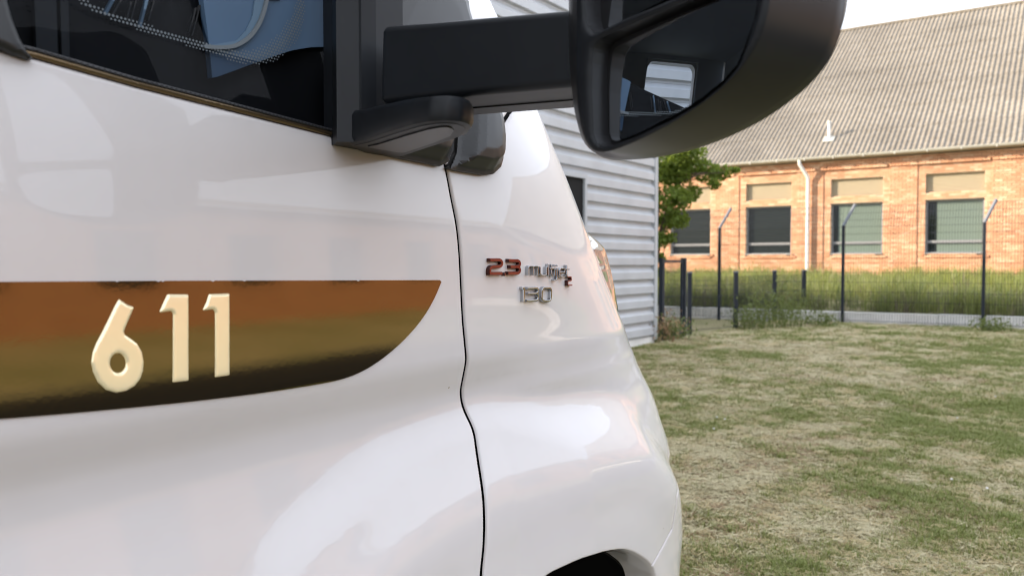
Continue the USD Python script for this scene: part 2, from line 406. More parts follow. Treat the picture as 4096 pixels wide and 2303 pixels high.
def hp(px, py):
    p = on_plane(px, py, h0, A)
    return float(np.dot(p - h0, B)), float(p[2])


def z4(x, y):                           # crop of the photograph (2600,550)-(4096,1420)
    return 2600 + x * .6008, 550 + y * .6008


hall = thing('brick_hall', 'long orange brick hall with a corrugated roof behind the fence', 'building')
xl, _ = hp(2500, 900); xr, _ = hp(4300, 900)
xl, xr = xl - 3, xr + 4
wins = []
for lo, up in (((135, 478, 402, 780), (135, 330, 402, 430)), ((637, 458, 940, 778), (637, 303, 942, 415)), ((1203, 433, 1548, 775), (1204, 270, 1549, 393)), ((1832, 410, 2225, 773), (1834, 235, 2226, 365)), ((2560, 385, 3000, 770), (2560, 190, 3000, 335))):
    a0 = hp(*z4(lo[0], (lo[1] + lo[3]) / 2))[0]; a1 = hp(*z4(lo[2], (lo[1] + lo[3]) / 2))[0]
    zb, zt = hp(*z4((lo[0] + lo[2]) / 2, lo[3]))[1], hp(*z4((lo[0] + lo[2]) / 2, lo[1]))[1]
    ub, ut = hp(*z4((lo[0] + lo[2]) / 2, up[3]))[1], hp(*z4((lo[0] + lo[2]) / 2, up[1]))[1]
    wins.append((a0, a1, zb, zt, ub, ut))
mz = np.mean([w[2:] for w in wins[1:4]], 0)
wins = [(w[0], w[1], *mz) for w in wins]
eave = hp(3420, 632)[1]
HT = eave - 0.02
# backing wall with openings
wallp = sbox(xl, base_z, xr, HT)
for w in wins:
    wallp = wallp.difference(sbox(w[0], w[2], w[1], w[3])).difference(sbox(w[0], w[4], w[1], w[5]))
mw = trimesh.creation.extrude_polygon(wallp, 0.34, engine='earcut')
mw.apply_transform(np.array([[1, 0, 0, 0], [0, 0, 1, -.34], [0, 1, 0, 0], [0, 0, 0, 1.0]]))
wall = obj('wall', put(mw, Th), MAT['mortar'], hall)
obj('plinth', put(box(xl, xr, -.3, .05, 0.3, base_z), Th), MAT['render'], hall)
bays = [(w[0] - .28, w[1] + .22, w[2] - .62, w[5] + .42) for w in wins]
BW, BH, J = .25, .0833, .012
bm, big = [], []
holes = [sbox(w[0] - .001, w[2], w[1] + .001, w[3]) for w in wins] + [sbox(w[0] - .001, w[4], w[1] + .001, w[5]) for w in wins]
holes_u = shapely.union_all(holes); shapely.prepare(holes_u)
row = 0; z = base_z
unitv = trimesh.creation.box([1, 1, 1])
uv_, uf_ = np.array(unitv.vertices), np.array(unitv.faces)
allb = []
while z + BH < HT:
    x = xl - (BW / 2 if row % 2 else 0)
    while x < xr:
        x0, x1 = max(x + J / 2, xl), min(x + BW - J / 2, xr)
        for w in wins:                                   # cut bricks at the jambs
            for (zb, zt) in ((w[2], w[3]), (w[4], w[5])):
                if z + BH > zb + .02 and z < zt - .02:
                    if x0 < w[0] < x1: x1 = w[0] - .002
                    elif x0 < w[1] < x1: x0 = w[1] + .002
        for b in bays:                                   # and at the corners of the recessed bays
            if b[2] < z + BH / 2 < b[3]:
                for e in b[:2]:
                    if x0 + .02 < e < x1 - .02:
                        c2 = ((x0 + e) / 2, z + BH / 2)
                        inb2 = any(q[0] < c2[0] < q[1] and q[2] < c2[1] < q[3] for q in bays)
                        allb.append((x0, e, z + J / 2, z + BH - J / 2, .05 if not inb2 else .015, rng.random()))
                        x0 = e + .0005
        c = ((x0 + x1) / 2, z + BH / 2)
        if x1 - x0 > .03 and not shapely.contains_xy(holes_u, *c):
            inb = any(b[0] < c[0] < b[1] and b[2] < c[1] < b[3] for b in bays)
            sill = any(w[0] - .12 < c[0] < w[1] + .12 and w[2] - .10 < c[1] < w[2] for w in wins)
            proud = (.05 if not inb else .015) + rng.uniform(-.003, .003) + (.06 if sill else 0)
            if c[1] > HT - .35: proud = .12
            allb.append((x0, x1, z + J / 2, z + BH - J / 2, proud, rng.random()))
        x += BW
    z += BH; row += 1
allb = np.array(allb)
ctr = h0 + np.outer((allb[:, 0] + allb[:, 1]) / 2, B) + np.outer((allb[:, 2] + allb[:, 3]) / 2, UP)
bx, by = project(ctr)
vis = (bx > 2660) & (bx < 4090) & (by < 1085) & (by > 640) & (allb[:, 1] - allb[:, 0] > .2)
order = np.argsort(np.where(vis, np.linalg.norm(ctr, axis=1), 1e9))[:290]
single = set(order.tolist())


def brick_arrays(idx):
    r = allb[idx]
    s = np.stack([r[:, 1] - r[:, 0], np.full(len(r), .09) + r[:, 4], r[:, 3] - r[:, 2]], 1)
    o = np.stack([(r[:, 0] + r[:, 1]) / 2, (r[:, 4] - .09) / 2, (r[:, 2] + r[:, 3]) / 2], 1)
    v = (uv_[None] * s[:, None] + o[:, None]).reshape(-1, 3)
    v = h0 + v[:, :1] * B + v[:, 1:2] * (-A) + v[:, 2:] * UP
    f = (uf_[None] + (np.arange(len(r)) * 8)[:, None, None]).reshape(-1, 3)
    return v, f, np.repeat(r[:, 5], 8)


rest = np.array([i for i in range(len(allb)) if i not in single])
v, f, t = brick_arrays(rest)
tag(obj('brickwork', (v, f), MAT['brick'], wall, colors=t), kind='stuff')
for i in sorted(single):
    v, f, t = brick_arrays(np.array([i]))
    obj('brick', (v, f), MAT['brick'], wall, colors=t)
for wi, w in enumerate(wins):
    g = obj('window', put(box(w[0], w[1], -.20, -.19, w[2], w[3]), Th), MAT['greenglass'] if wi >= 2 else MAT['darkglass'], hall)
    tb = w[2] + (w[3] - w[2]) * .22
    if wi >= 2:                          # reveal shade and dark reflection painted as a strip at the left jamb
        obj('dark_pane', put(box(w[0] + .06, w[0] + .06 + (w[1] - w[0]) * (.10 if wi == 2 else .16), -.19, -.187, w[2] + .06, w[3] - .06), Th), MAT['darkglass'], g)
    obj('window_frame', put(cat([box(w[0], w[0] + .06, -.19, -.13, w[2] + .06, w[3] - .06), box(w[1] - .06, w[1], -.19, -.13, w[2] + .06, w[3] - .06), box(w[0], w[1], -.19, -.13, w[3] - .06, w[3]), box(w[0], w[1], -.19, -.12, w[2], w[2] + .06), box(w[0] + .06, w[1] - .06, -.19, -.12, tb - .05, tb + .05)]), Th), MAT['winframe'], g)
    obj('sill', put(box(w[0] + .005, w[1] - .005, -.18, .09, w[2] + .001, w[2] + .03), Th), MAT['flashing'], g)
    sl = []
    n = 14; hh = (w[5] - w[4]) / n
    for k in range(n):
        zz = w[4] + k * hh
        pg = Polygon([(-.16, zz), (-.145, zz + .01), (-.13, zz + hh * .6), (-.15, zz + hh), (-.16, zz + hh)])
        m = trimesh.creation.extrude_polygon(pg, w[1] - w[0], engine='earcut')
        m.apply_transform(np.array([[0, 0, 1, w[0]], [1, 0, 0, 0], [0, 1, 0, 0], [0, 0, 0, 1.0]]))
        sl.append(put(m, Th))
    sh = obj('roller_shutter', put(box(w[0], w[1], -.2, -.161, w[4], w[5]), Th), MAT['shutter'], hall)
    for m in sl:
        obj('slat', m, MAT['shutter'], sh)
# roof: corrugated fibre-cement in overlapping rows
RUN, TAN = 10.7, 0.70
RX0, RX1 = xl, xr + 14
nw = int((RX1 - RX0) / .177)
xs = np.linspace(RX0, RX0 + nw * .177, nw * 8 + 1)
wav = .031 * np.cos((xs - RX0) / .177 * 2 * np.pi)
rows = 7
roof_parent = None
for r in range(rows):
    t0, t1 = r / rows * RUN, (r + 1) / rows * RUN + .12
    vs = []
    for (t, lift) in ((t0, .016), (t1, 0.0)):
        y = .48 - t; zz = HT + .10 + TAN * (t) + lift
        vs.append(np.stack([xs, np.full_like(xs, y), zz + wav], 1))
    n = len(xs); v = np.vstack(vs); i = np.arange(n - 1)
    f = np.vstack([np.stack([i, i + 1, i + n + 1], 1), np.stack([i, i + n + 1, i + n], 1)])
    v = h0 + v[:, :1] * B + v[:, 1:2] * (-A) + v[:, 2:] * UP
    rp = obj('roof' if r == 0 else 'roof_sheet_row', trimesh.Trimesh(v, f, process=False), MAT['roof'], hall if r == 0 else roof_parent, smooth=True)
    roof_parent = roof_parent or rp
ry, rz_ = .48 - RUN, HT + .1 + TAN * RUN
ridge = tube([h0 + B * x - A * ry + UP * (rz_ + .03) for x in np.linspace(RX0, RX1, 40)], .09, 8)
obj('ridge_cap', ridge, MAT['roof'], roof_parent, smooth=True)
obj('rear_roof_slope', put(quad((RX0, ry, rz_), (RX1, ry, rz_), (RX1, ry - RUN, HT + .1), (RX0, ry - RUN, HT + .1)), Th), MAT['roof'], roof_parent)
# gutter, fascia, downpipe
gm = []
for a0, a1 in zip(np.linspace(0, np.pi, 9)[:-1], np.linspace(0, np.pi, 9)[1:]):
    gm.append(((-math.cos(a0) * .085, -math.sin(a0) * .085), (-math.cos(a1) * .085, -math.sin(a1) * .085)))
gv = []
for (p, q) in gm:
    gv.append(quad((RX0, .52 + p[0], HT + .09 + p[1]), (RX1, .52 + p[0], HT + .09 + p[1]), (RX1, .52 + q[0], HT + .09 + q[1]), (RX0, .52 + q[0], HT + .09 + q[1])))
gv += [put(tube([(RX0, .605, HT + .09), (RX1, .605, HT + .09)], .014, 6), np.eye(4))]
gut = obj('gutter', put(cat(gv), Th), MAT['zinc'], hall)
for x in np.arange(RX0 + .4, xr, 1.05):
    obj('bracket', put(box(x, x + .035, .43, .61, HT - .01, HT + .104), Th), MAT['zinc'], gut)
obj('soffit', put(box(RX0, RX1, .0, .42, HT + .0, HT + .05), Th), MAT['render'], hall)
d0, _ = hp(*z4(1020, 160)); d1, dz1 = hp(*z4(1062, 250)); d2, _ = hp(*z4(1050, 900))
obj('downpipe', put(tube([(d0, .52, HT + .02), (d0, .52, HT - .12), (d1, .22, HT - .62), (d1, .20, HT - .8), (d1, .20, base_z - .05)], .065, 12), Th), MAT['whitepipe'], hall, smooth=40)
# left and right returns of the building
obj('gable_wall', put(box(xl - .02, xl + .3, -RUN * 2 + .6, -.341, 0, HT), Th), MAT['mortar'], hall)
fbm_ = far_brick('hall_far_brick', -AZ)
obj('side_wing_wall', put(box(xr, xr + 60, -.3, .03, 0, HT), Th), far_brick('hall_far_brick_wing', AZ), hall)
# vent pipe on the roof
vp = on_plane(3316, 560, h0 + UP * (HT + .1) - A * .48, np.array([A[0] * -TAN, A[1] * -TAN, 1.0]))
vent = thing('roof_vent', 'small pale vent pipe standing on the corrugated roof', 'vent pipe')
obj('pipe', tube([vp - UP * .05, vp + UP * .62], .055, 12), MAT['whitepipe'], vent, smooth=40)
obj('cowl', tube([vp + UP * .63, vp + UP * .74], [.085, .06], 12), MAT['zinc'], vent, smooth=40)
nr = np.array([A[0] * -TAN, A[1] * -TAN, 1.0]); nr /= np.linalg.norm(nr)
tA = np.cross(B, nr)
obj('flashing_plate', put(box(-.2, .2, -.2, .2, .02, .055), frame(vp + nr * .0, B, -tA, nr)), MAT['zinc'], vent)

# ------------------------------------------------------------------ brick workshop on the right (mirrored in the van)
Tb = frame(B * 11.6, A, -B)
shop = thing('brick_workshop', 'low brick workshop with dark windows on the right, mirrored in the gold stripe', 'building')
bp = sbox(-16, 0, 44, 3.7)
ww = [(x, x + 1.3, 1.0, 3.0) for x in np.arange(-14, 43, 2.7)]
for w in ww:
    bp = bp.difference(sbox(w[0], w[2], w[1], w[3]))
mw = trimesh.creation.extrude_polygon(bp, .4, engine='earcut')
mw.apply_transform(np.array([[1, 0, 0, 0], [0, 0, 1, -.4], [0, 1, 0, 0], [0, 0, 0, 1.0]]))
obj('wall', put(mw, Tb), far_brick('workshop_brick', AZ - math.pi / 2), shop)
for w in ww:
    obj('window', put(box(w[0], w[1], -.3, -.28, w[2], w[3]), Tb), MAT['darkglass'], shop)
obj('roof', put(cat([quad((-16.4, .4, 3.65), (44.4, .4, 3.65), (44.4, -5, 5.0), (-16.4, -5, 5.0))]), Tb), MAT['roof'], shop)
for xx_ in (-16, 43.6):
    obj('side_wall', put(box(xx_, xx_ + .4, -9, -.401, 0, 3.7), Tb), MAT['mortar'], shop)

# ------------------------------------------------------------------ low concrete wall, fences
kw = thing('retaining_wall', 'low pale concrete wall along the foot of the grass bank', 'wall')
Tk = frame(bank0, bankdir, banknor)
x = -13.0; first = None
while x < 22:
    obj('coping_block', put(box(x + .004, x + 2.496, -.12, .12, -.1, .245 + rng.uniform(-.006, .006)), Tk), MAT['concrete'], kw)
    x += 2.5


def mesh_panel(p0, p1, z0, z1, arm=None, step=.05):
    """welded double-wire fence panel: vertical wires and horizontal double wires, one lattice"""
    p0, p1 = np.array(p0, float), np.array(p1, float); L = np.linalg.norm(p1 - p0); d = (p1 - p0) / L
    nrm = np.array([-d[1], d[0]])
    ms = []
    T = frame((p0[0], p0[1], 0), (d[0], d[1], 0), (nrm[0], nrm[1], 0))
    for x in np.arange(.05, L - .02, step):
        ms.append(box(x - .0024, x + .0024, -.0024, .0024, z0, z1))
    for z in np.arange(z0 + .02, z1 + .001, .2):
        ms.append(box(0.02, L - .02, -.0085, -.0029, z - .003, z + .003))
        ms.append(box(0.02, L - .02, .0029, .0085, z - .003, z + .003))
    return put(cat(ms), T), T, L


tallf = [(2.42, 19.35), (4.66, 17.9), (6.96, 16.75), (9.12, 15.4), (11.3, 14.05), (13.5, 12.7)]
places = ['beside the tree', 'beside the tree, left of the white downpipe', 'in front of the second full window', 'nearest the right edge of the view', 'beyond the right edge', 'far beyond the right edge']
tf = thing('tall_fence', 'tall dark wire mesh security fence in front of the concrete wall', 'fence')
for i in range(len(tallf) - 1):
    m, T, L = mesh_panel(tallf[i], tallf[i + 1], .06, 2.03)
    mp = obj('mesh_panel', m, MAT['antra'], tf)
    # slanted top strip of the same mesh
    ms = []
    for x in np.arange(.05, L - .02, .05):
        ms.append(trimesh.Trimesh(np.array([[x - .0028, 0, 2.03], [x + .0028, 0, 2.03], [x + .0028 + .0, .30, 2.47], [x - .0028, .30, 2.47], [x - .0028, .006, 2.03], [x + .0028, .006, 2.03], [x + .0028, .306, 2.47], [x - .0028, .306, 2.47]]), np.array([[0, 1, 2], [0, 2, 3], [4, 6, 5], [4, 7, 6], [0, 3, 7], [0, 7, 4], [1, 5, 6], [1, 6, 2]]), process=False))
    for k in (.0, .33, .66, 1.0):
        ms.append(box(.02, L - .02, .30 * k - .006, .30 * k + .006, 2.03 + .44 * k - .003, 2.03 + .44 * k + .003))
    obj('slanted_mesh', put(cat(ms), T), MAT['antra'], mp)
d = np.array([tallf[3][0] - tallf[1][0], tallf[3][1] - tallf[1][1]]); d /= np.linalg.norm(d)
pT = frame((0, 0, 0), (d[0], d[1], 0), (-d[1], d[0], 0))
for i, p in enumerate(tallf):
    # square post with cranked top arm (leaning away and to the right as seen)
    body = box(-.03, .03, -.04, .02, -.05, 2.06)
    arm = box(-.022, .022, -.032, .012, 0, .55); arm.apply_transform(trimesh.transformations.rotation_matrix(-math.radians(34), [1, 0, 0])); arm.apply_translation([0, 0, 2.05])
    o = frame((p[0], p[1], 0), pT[:3, 0], pT[:3, 1])
    po = obj('post', put(body, o), MAT['antra'], tf)
    oa = frame((p[0], p[1], 0), (.35, -.937, 0), (.937, .35, 0))
    obj('cranked_arm', put(arm, oa), MAT['cap'], po)

lowp = [on_ground(2757, 1338), on_ground(2942, 1320), on_ground(3096, 1290), on_ground(3214, 1278)]
lowf = thing('low_fence', 'low dark wire mesh fence with capped posts, right of the gate', 'fence')
for i, p in enumerate(lowp):
    m = cat([box(p[0] - .036, p[0] + .036, p[1] - .036, p[1] + .036, -.05, 1.10)])
    po = obj('post', m, MAT['antra'], lowf)
    obj('post_cap', box(p[0] - .040, p[0] + .040, p[1] - .040, p[1] + .040, 1.10, 1.125), MAT['cap'], po)
    if i:
        mm, _, _ = mesh_panel(lowp[i - 1][:2], p[:2], .05, 1.03, step=.05)
        obj('mesh_panel', mm, MAT['antra'], lowf)
gate = thing('wire_gate', 'narrow dark wire gate between the shed corner and the low fence', 'gate')
g0, g1 = on_ground(2650, 1362), on_ground(2727, 1346)
gd = (g1 - g0); gl = np.linalg.norm(gd); gd /= gl
Tg = frame(g0, gd, np.array([-gd[1], gd[0], 0]))
obj('frame', put(cat([box(0, .04, -.02, .02, .06, 1.33), box(gl - .04, gl, -.02, .02, .06, 1.33), box(.04, gl - .04, -.02, .02, 1.29, 1.33), box(.04, gl - .04, -.02, .02, .06, .10)]), Tg), MAT['antra'], gate)
mm, _, _ = mesh_panel((g0 + gd * .03)[:2], (g1 - gd * .03)[:2], .1, 1.29)
obj('mesh_panel', mm, MAT['antra'], gate)
obj('hinge_post', put(box(-.09, -.02, -.035, .035, -.05, 1.36), Tg), MAT['antra'], gate)
lpost = obj('latch_post', put(box(gl + .03, gl + .11, -.04, .04, -.05, 1.37), Tg), MAT['antra'], gate)
obj('latch', put(box(gl - .01, gl + .03, -.012, .012, .72, .82), Tg), MAT['cap'], lpost)

# ------------------------------------------------------------------ vegetation
def leaf_cloud(centres, size, r):
    """many small folded leaves at the centres"""
    n = len(centres)
    d = r.normal(size=(n, 3)); d[:, 2] -= .15; d /= np.linalg.norm(d, axis=1, keepdims=True)
    u = np.cross(d, r.normal(size=(n, 3))); u /= np.linalg.norm(u, axis=1, keepdims=True)
    s = (size * r.uniform(.6, 1.3, n))[:, None]
    nn = np.cross(d, u)
    a = centres - d * s * .5; b = centres + u * s * .36 + nn * s * .1; c = centres + d * s * .5; e = centres - u * s * .36 + nn * s * .1
    v = np.stack([a, b, c, e], 1).reshape(-1, 3); i = np.arange(n) * 4
    f = np.vstack([np.stack([i, i + 1, i + 2], 1), np.stack([i, i + 2, i + 3], 1)])
    return trimesh.Trimesh(v, f, process=False)


tr = np.random.default_rng(5)
TZ = 16.6


def tp(px, py, dz=0.0):
    r = ray(px, py); t = (TZ + dz) / r[1]
    return np.array([0, 0, H]) + r * t


tree = thing('young_tree', 'bushy green tree behind the gate at the shed corner', 'tree')
blobs = []
for px, py, rad, n in ((2700, 690, .42, 1500), (2640, 640, .5, 1200), (2760, 650, .36, 900), (2830, 690, .30, 620), (2890, 690, .20, 260), (2940, 678, .10, 80), (2860, 735, .16, 160), (2700, 800, .38, 1100), (2760, 770, .25, 420), (2660, 880, .33, 800), (2720, 880, .22, 300), (2640, 960, .22, 420), (2680, 950, .15, 160), (2640, 1030, .14, 170), (2635, 1090, .12, 110), (2560, 700, .6, 900), (2560, 850, .5, 700), (2740, 600, .3, 500), (2800, 620, .2, 200)):
    c = tp(px, py, tr.uniform(-.3, .3)) + np.array([0, 0, 0])
    d = tr.normal(size=(n, 3)); d /= np.linalg.norm(d, axis=1, keepdims=True)
    rr = rad * tr.random(n) ** .45
    pts = c + d * rr[:, None] * np.array([1.0, 1.2, .8])
    keep = meshkit.noise(pts * 5.5, 3) > .36
    blobs.append(pts[keep])
base = tp(2600, 1049, .2); base[2] = 0
limbs = [tube([base, base + [0.05, 0, .9], base + [.1, 0, 1.7], tp(2640, 760)], [.07, .06, .05, .025], 8)]
for px, py in ((2720, 690), (2830, 690), (2900, 690), (2700, 800), (2670, 880), (2560, 700)):
    s0 = base + [.08, 0, tr.uniform(1.0, 1.6)] if px < 2800 else tp(2700, 740)
    e = tp(px, py); m_ = (s0 + e) / 2 + [0, 0, .1]
    limbs.append(tube([s0, m_, e], [.03, .018, .006], 6))
trk = obj('trunk', limbs[0], MAT['bark'], tree, smooth=True)
for l in limbs[1:]:
    obj('limb', l, MAT['bark'], trk, smooth=True)
tag(obj('crown', leaf_cloud(np.vstack(blobs), .085, tr), MAT['leaf'], tree), kind='stuff')


def blade_mesh(n, rad, hmin, hmax, lean, width, r, bend=.5):
    vs, fs = [], []
    for k in range(n):
        o = np.array([*r.normal(0, rad, 2), 0.0]); h = r.uniform(hmin, hmax); an = r.uniform(0, 2 * np.pi)
        dr = np.array([math.cos(an), math.sin(an), 0]); sd = np.array([-dr[1], dr[0], 0]) * width * r.uniform(.7, 1.3) / 2
        ln = r.uniform(.3, 1) * lean
        p1 = o + dr * h * ln * .4 + UP * h * .62; p2 = o + dr * h * ln * (1 + bend) + UP * h * (1 - bend * .25 * ln)
        b = len(vs); vs += [o - sd, o + sd, p1 - sd * .8, p1 + sd * .8, p2]
        fs += [[b, b + 1, b + 3], [b, b + 3, b + 2], [b + 2, b + 3, b + 4]]
    return trimesh.Trimesh(np.array(vs), np.array(fs), process=False)


def clippings(n, rad, r):
    """cut stalks lying on the lawn"""
    vs, fs = [], []
    for k in range(n):
        o = np.array([*r.normal(0, rad, 2), r.uniform(.004, .024)]); an = r.normal(.3, .9); L = r.uniform(.015, .045)
        dr = np.array([math.cos(an), math.sin(an), r.uniform(-.25, .25)]) * L / 2; sd = np.array([-math.sin(an), math.cos(an), .4]) * .0016
        b = len(vs); vs += [o - dr - sd, o - dr + sd, o + dr + sd, o + dr - sd]; fs += [[b, b + 1, b + 2], [b, b + 2, b + 3]]
    return trimesh.Trimesh(np.array(vs), np.array(fs), process=False)


def instancer(name, protos, pos, idx, scale, yaw, parent=None):
    pi = UsdGeom.PointInstancer.Define(stage, numbered('/World', name))
    rel = pi.CreatePrototypesRel()
    for k, (mesh, mat) in enumerate(protos):
        q = obj('tuft', mesh, mat, str(pi.GetPath()))
        rel.AddTarget(q.GetPath())
    pi.CreatePositionsAttr(Vt.Vec3fArray.FromNumpy(np.asarray(pos, np.float32)))
    pi.CreateProtoIndicesAttr(Vt.IntArray.FromNumpy(np.asarray(idx, np.int32)))
    pi.CreateScalesAttr(Vt.Vec3fArray.FromNumpy(np.asarray(scale, np.float32)))
    o = [Gf.Quath(math.cos(a / 2), 0, 0, math.sin(a / 2)) for a in yaw.tolist()]
    pi.CreateOrientationsAttr(Vt.QuathArray(o))
    return pi.GetPrim()


gr = np.random.default_rng(21)
mats5 = ['g_green', 'g_dull', 'g_straw', 'g_pale', 'g_brown']
protos = []
for mname in mats5:
    for k in range(2):
        if mname == 'g_green':
            protos.append((blade_mesh(26, .026, .018, .05, .8, .0032, gr), MAT[mname]))
        elif mname == 'g_dull':
            protos.append((cat([blade_mesh(18, .028, .012, .034, 1.1, .0028, gr), clippings(10, .03, gr)]), MAT[mname]))
        elif mname == 'g_brown':
            protos.append((cat([clippings(12, .022, gr), blade_mesh(8, .02, .008, .02, 1.2, .004, gr)]), MAT[mname]))
        else:
            protos.append((cat([clippings(30, .034, gr), blade_mesh(10, .03, .01, .026, 1.3, .0026, gr)]), MAT[mname]))
cand = []
for (ya, yb, dens, sc) in ((-1.0, 3.5, 1900, .72), (3.5, 7, 1300, .82), (7, 12, 700, 1.1), (12, 20, 260, 1.6)):
    area = (yb - ya) * (yb * .62 + 4.6)
    n = int(area * dens)
    y = gr.uniform(ya, yb, n); x = gr.uniform(.0, 1, n) * (yb * .62 + 4.6) - 2.2
    sv_ = (x - .006) * math.sin(math.radians(33.4)) + (y - 1) * math.cos(math.radians(33.4)); dv_ = (x - .006) * math.cos(math.radians(33.4)) - (y - 1) * math.sin(math.radians(33.4))
    edge = (x > .13 * y + .15) | (gr.random(n) < .6)              # thinner cover behind the van
    ok = edge & (x > .13 * y - 2.6) & (x < .69 * y + 1.9) & ~((sv_ < 1.25) & (dv_ < .12)) & ((x - corner[0]) * B[0] + (y - corner[1]) * B[1] > .15)
    cand.append(np.stack([x, y, np.full(n, sc)], 1)[ok])
cand = np.vstack(cand)
cand = cand[(bank_q(cand[:, 0], cand[:, 1]) < -.15)]
P3 = np.stack([cand[:, 0], cand[:, 1], np.zeros(len(cand))], 1)
patch1 = meshkit.fbm(P3 * np.array([.9, 1.0, 1]) + 7, 4, 2); patch2 = meshkit.fbm(P3 * 3.4 + 3, 4, 9); patch3 = meshkit.fbm(P3 * 1.3 + 31, 3, 17)
dry = (patch1 - .5) * 2.0 + (patch2 - .5) * 2.2 + .03 + np.clip((cand[:, 1] - 6) / 30, 0, .25) - .18 * np.clip((cand[:, 0] - .45 * cand[:, 1]) / 1.0, -.6, 1)
roll = dry + gr.normal(0, .48, len(cand))
kind = np.where(roll < -.22, 0, np.where(roll < .08, 1, np.where(roll < .42, 2, 3)))
brn = (patch3 - .5) * 2.5 + gr.normal(0, .3, len(cand)) > .82
kind = np.where(brn & (cand[:, 1] < 9), 4, kind)
idx = kind * 2 + gr.integers(0, 2, len(cand))
sc = cand[:, 2] * gr.uniform(.75, 1.25, len(cand))
gp = instancer('grass', protos, np.stack([cand[:, 0], cand[:, 1], np.full(len(cand), -.002)], 1), idx, np.stack([sc, sc, sc * gr.uniform(.8, 1.2, len(sc))], 1), gr.uniform(0, 2 * np.pi, len(cand)))
tag(gp, 'patchy mown lawn of green and straw coloured grass in front of the fence', 'grass', kind='stuff')
# tall grass of the bank
bprot = [(blade_mesh(22, .07, .35, .72, .45, .011, gr), MAT['g_tall']), (blade_mesh(18, .08, .3, .6, .6, .012, gr), MAT['weed']),
         (cat([blade_mesh(10, .07, .4, .75, .4, .006, gr)]), MAT['g_seed'])]
n = 5400
k_ = gr.uniform(-9, 17, n); q_ = .25 + 11 * gr.random(n) ** 1.7
bp_ = bank0[None] + np.outer(k_, bankdir) + np.outer(q_, banknor); bp_[:, 2] = bank_z(q_) - .02
hall_q = (bp_ - h0) @ (-A)
ok = hall_q > .25
bp_, q2 = bp_[ok], q_[ok]
pn = meshkit.fbm(bp_ * .7, 3, 4)
ii = np.where(gr.random(len(bp_)) < np.interp(q2, [0, 2.5, 5], [.5, .35, .12]), 2, np.where(pn + gr.normal(0, .08, len(bp_)) > .5, 0, 1))
ss = gr.uniform(.45, 1.1, len(bp_)) * (.45 + .8 * pn) * np.interp(q2, [0, 3, 10], [1.05, .95, .7]) * np.where(gr.random(len(bp_)) < .06, 1.5, 1.0)
tg = instancer('tall_grass', bprot, bp_, ii, np.stack([ss * 1.3, ss * 1.3, ss], 1), gr.uniform(0, 6.28, len(bp_)))
tag(tg, 'tall wild grass on the bank between the concrete wall and the brick hall', 'grass', kind='stuff')
# weeds along the low fence
weed_spots = [((2985, 1322), .6, 'weed clump right of the foremost low fence post'), ((3050, 1318), .85, 'tall weed clump midway between the two middle low fence posts'),
              ((3120, 1316), .98, 'tallest weed clump in front of the third low fence post'), ((3178, 1310), .7, 'weed clump left of the last low fence post'),
              ((3290, 1308), .36, 'low weed clump right of the dark stone'), ((2640, 1368), .55, 'reddish weed clump at the foot of the gate beside the shed'),
              ((2690, 1362), .42, 'weed clump under the middle of the gate'), ((3960, 1330), .3, 'small weed at the foot of the fence post nearest the right edge')]
for k, ((px, py), hgt, lab) in enumerate(weed_spots):
    p = on_ground(px, py)
    w_ = thing('weed_clump', lab, 'weed', 'weeds along the fences')
    wr = np.random.default_rng(60 + k)
    m = blade_mesh(46, .13, hgt * .5, hgt, .35, .006, wr); m.apply_translation(p)
    obj('stems', m, MAT['weed'], w_)
    c = p + np.stack([wr.normal(0, .17, 420), wr.normal(0, .12, 420), np.abs(wr.normal(.4, .26, 420)) * hgt], 1)
    tag(obj('foliage', leaf_cloud(c, .05, wr), MAT['weed'] if k != 5 else MAT['g_brown'], w_), kind='stuff')
# dark stone by the fence
st = trimesh.creation.icosphere(2, 1.0); st.vertices *= (1 + .25 * (meshkit.fbm(np.array(st.vertices) * 2 + 4, 3)[:, None] - .5)); st.apply_scale([.11, .09, .055]); st.apply_translation(on_ground(3234, 1302) + [0, 0, .03])
tag(obj('stone', st, MAT['stone'], smooth=True), 'small dark stone lying on the lawn edge by the last low fence post', 'stone')
ds = []
for px, py in ((2868, 1684), (2899, 1692), (2855, 1731), (3982, 1599), (4010, 1586), (3829, 1687), (3806, 1938), (3948, 1975)):
    p = on_ground(px, py) + [0, 0, .035]
    dsk = trimesh.creation.cylinder(.0065, .003, sections=9); dsk.apply_transform(trimesh.transformations.rotation_matrix(.5, [1, .3, 0])); dsk.apply_translation(p); ds.append(dsk)
tag(obj('daisies', cat(ds), MAT['petal']), 'tiny white daisies scattered in the lawn', 'flowers', kind='stuff')

# ================================================================== the van
TH = math.radians(33.4)
ES = np.array([math.sin(TH), math.cos(TH), 0]); EN = np.array([math.cos(TH), -math.sin(TH), 0])
VO = np.array([20 / FPX * 1.0, 1.0, 0.0])          # point of the side plane near the badge


def van(s, d, z):
    s, d, z = np.broadcast_arrays(np.asarray(s, float), np.asarray(d, float), np.asarray(z, float))
    return VO + s[..., None] * ES + d[..., None] * EN + (z + H)[..., None] * UP


def px_on_d(px, py, d):                             # photograph pixel -> (s, z) on the vertical plane at offset d
    p = on_plane(px, py, VO + EN * d, EN) - VO
    return p @ ES, p[..., 2] - H


def px_on_s(px, py, s):
    p = on_plane(px, py, VO + ES * s, ES) - VO
    return p @ EN, p[..., 2] - H


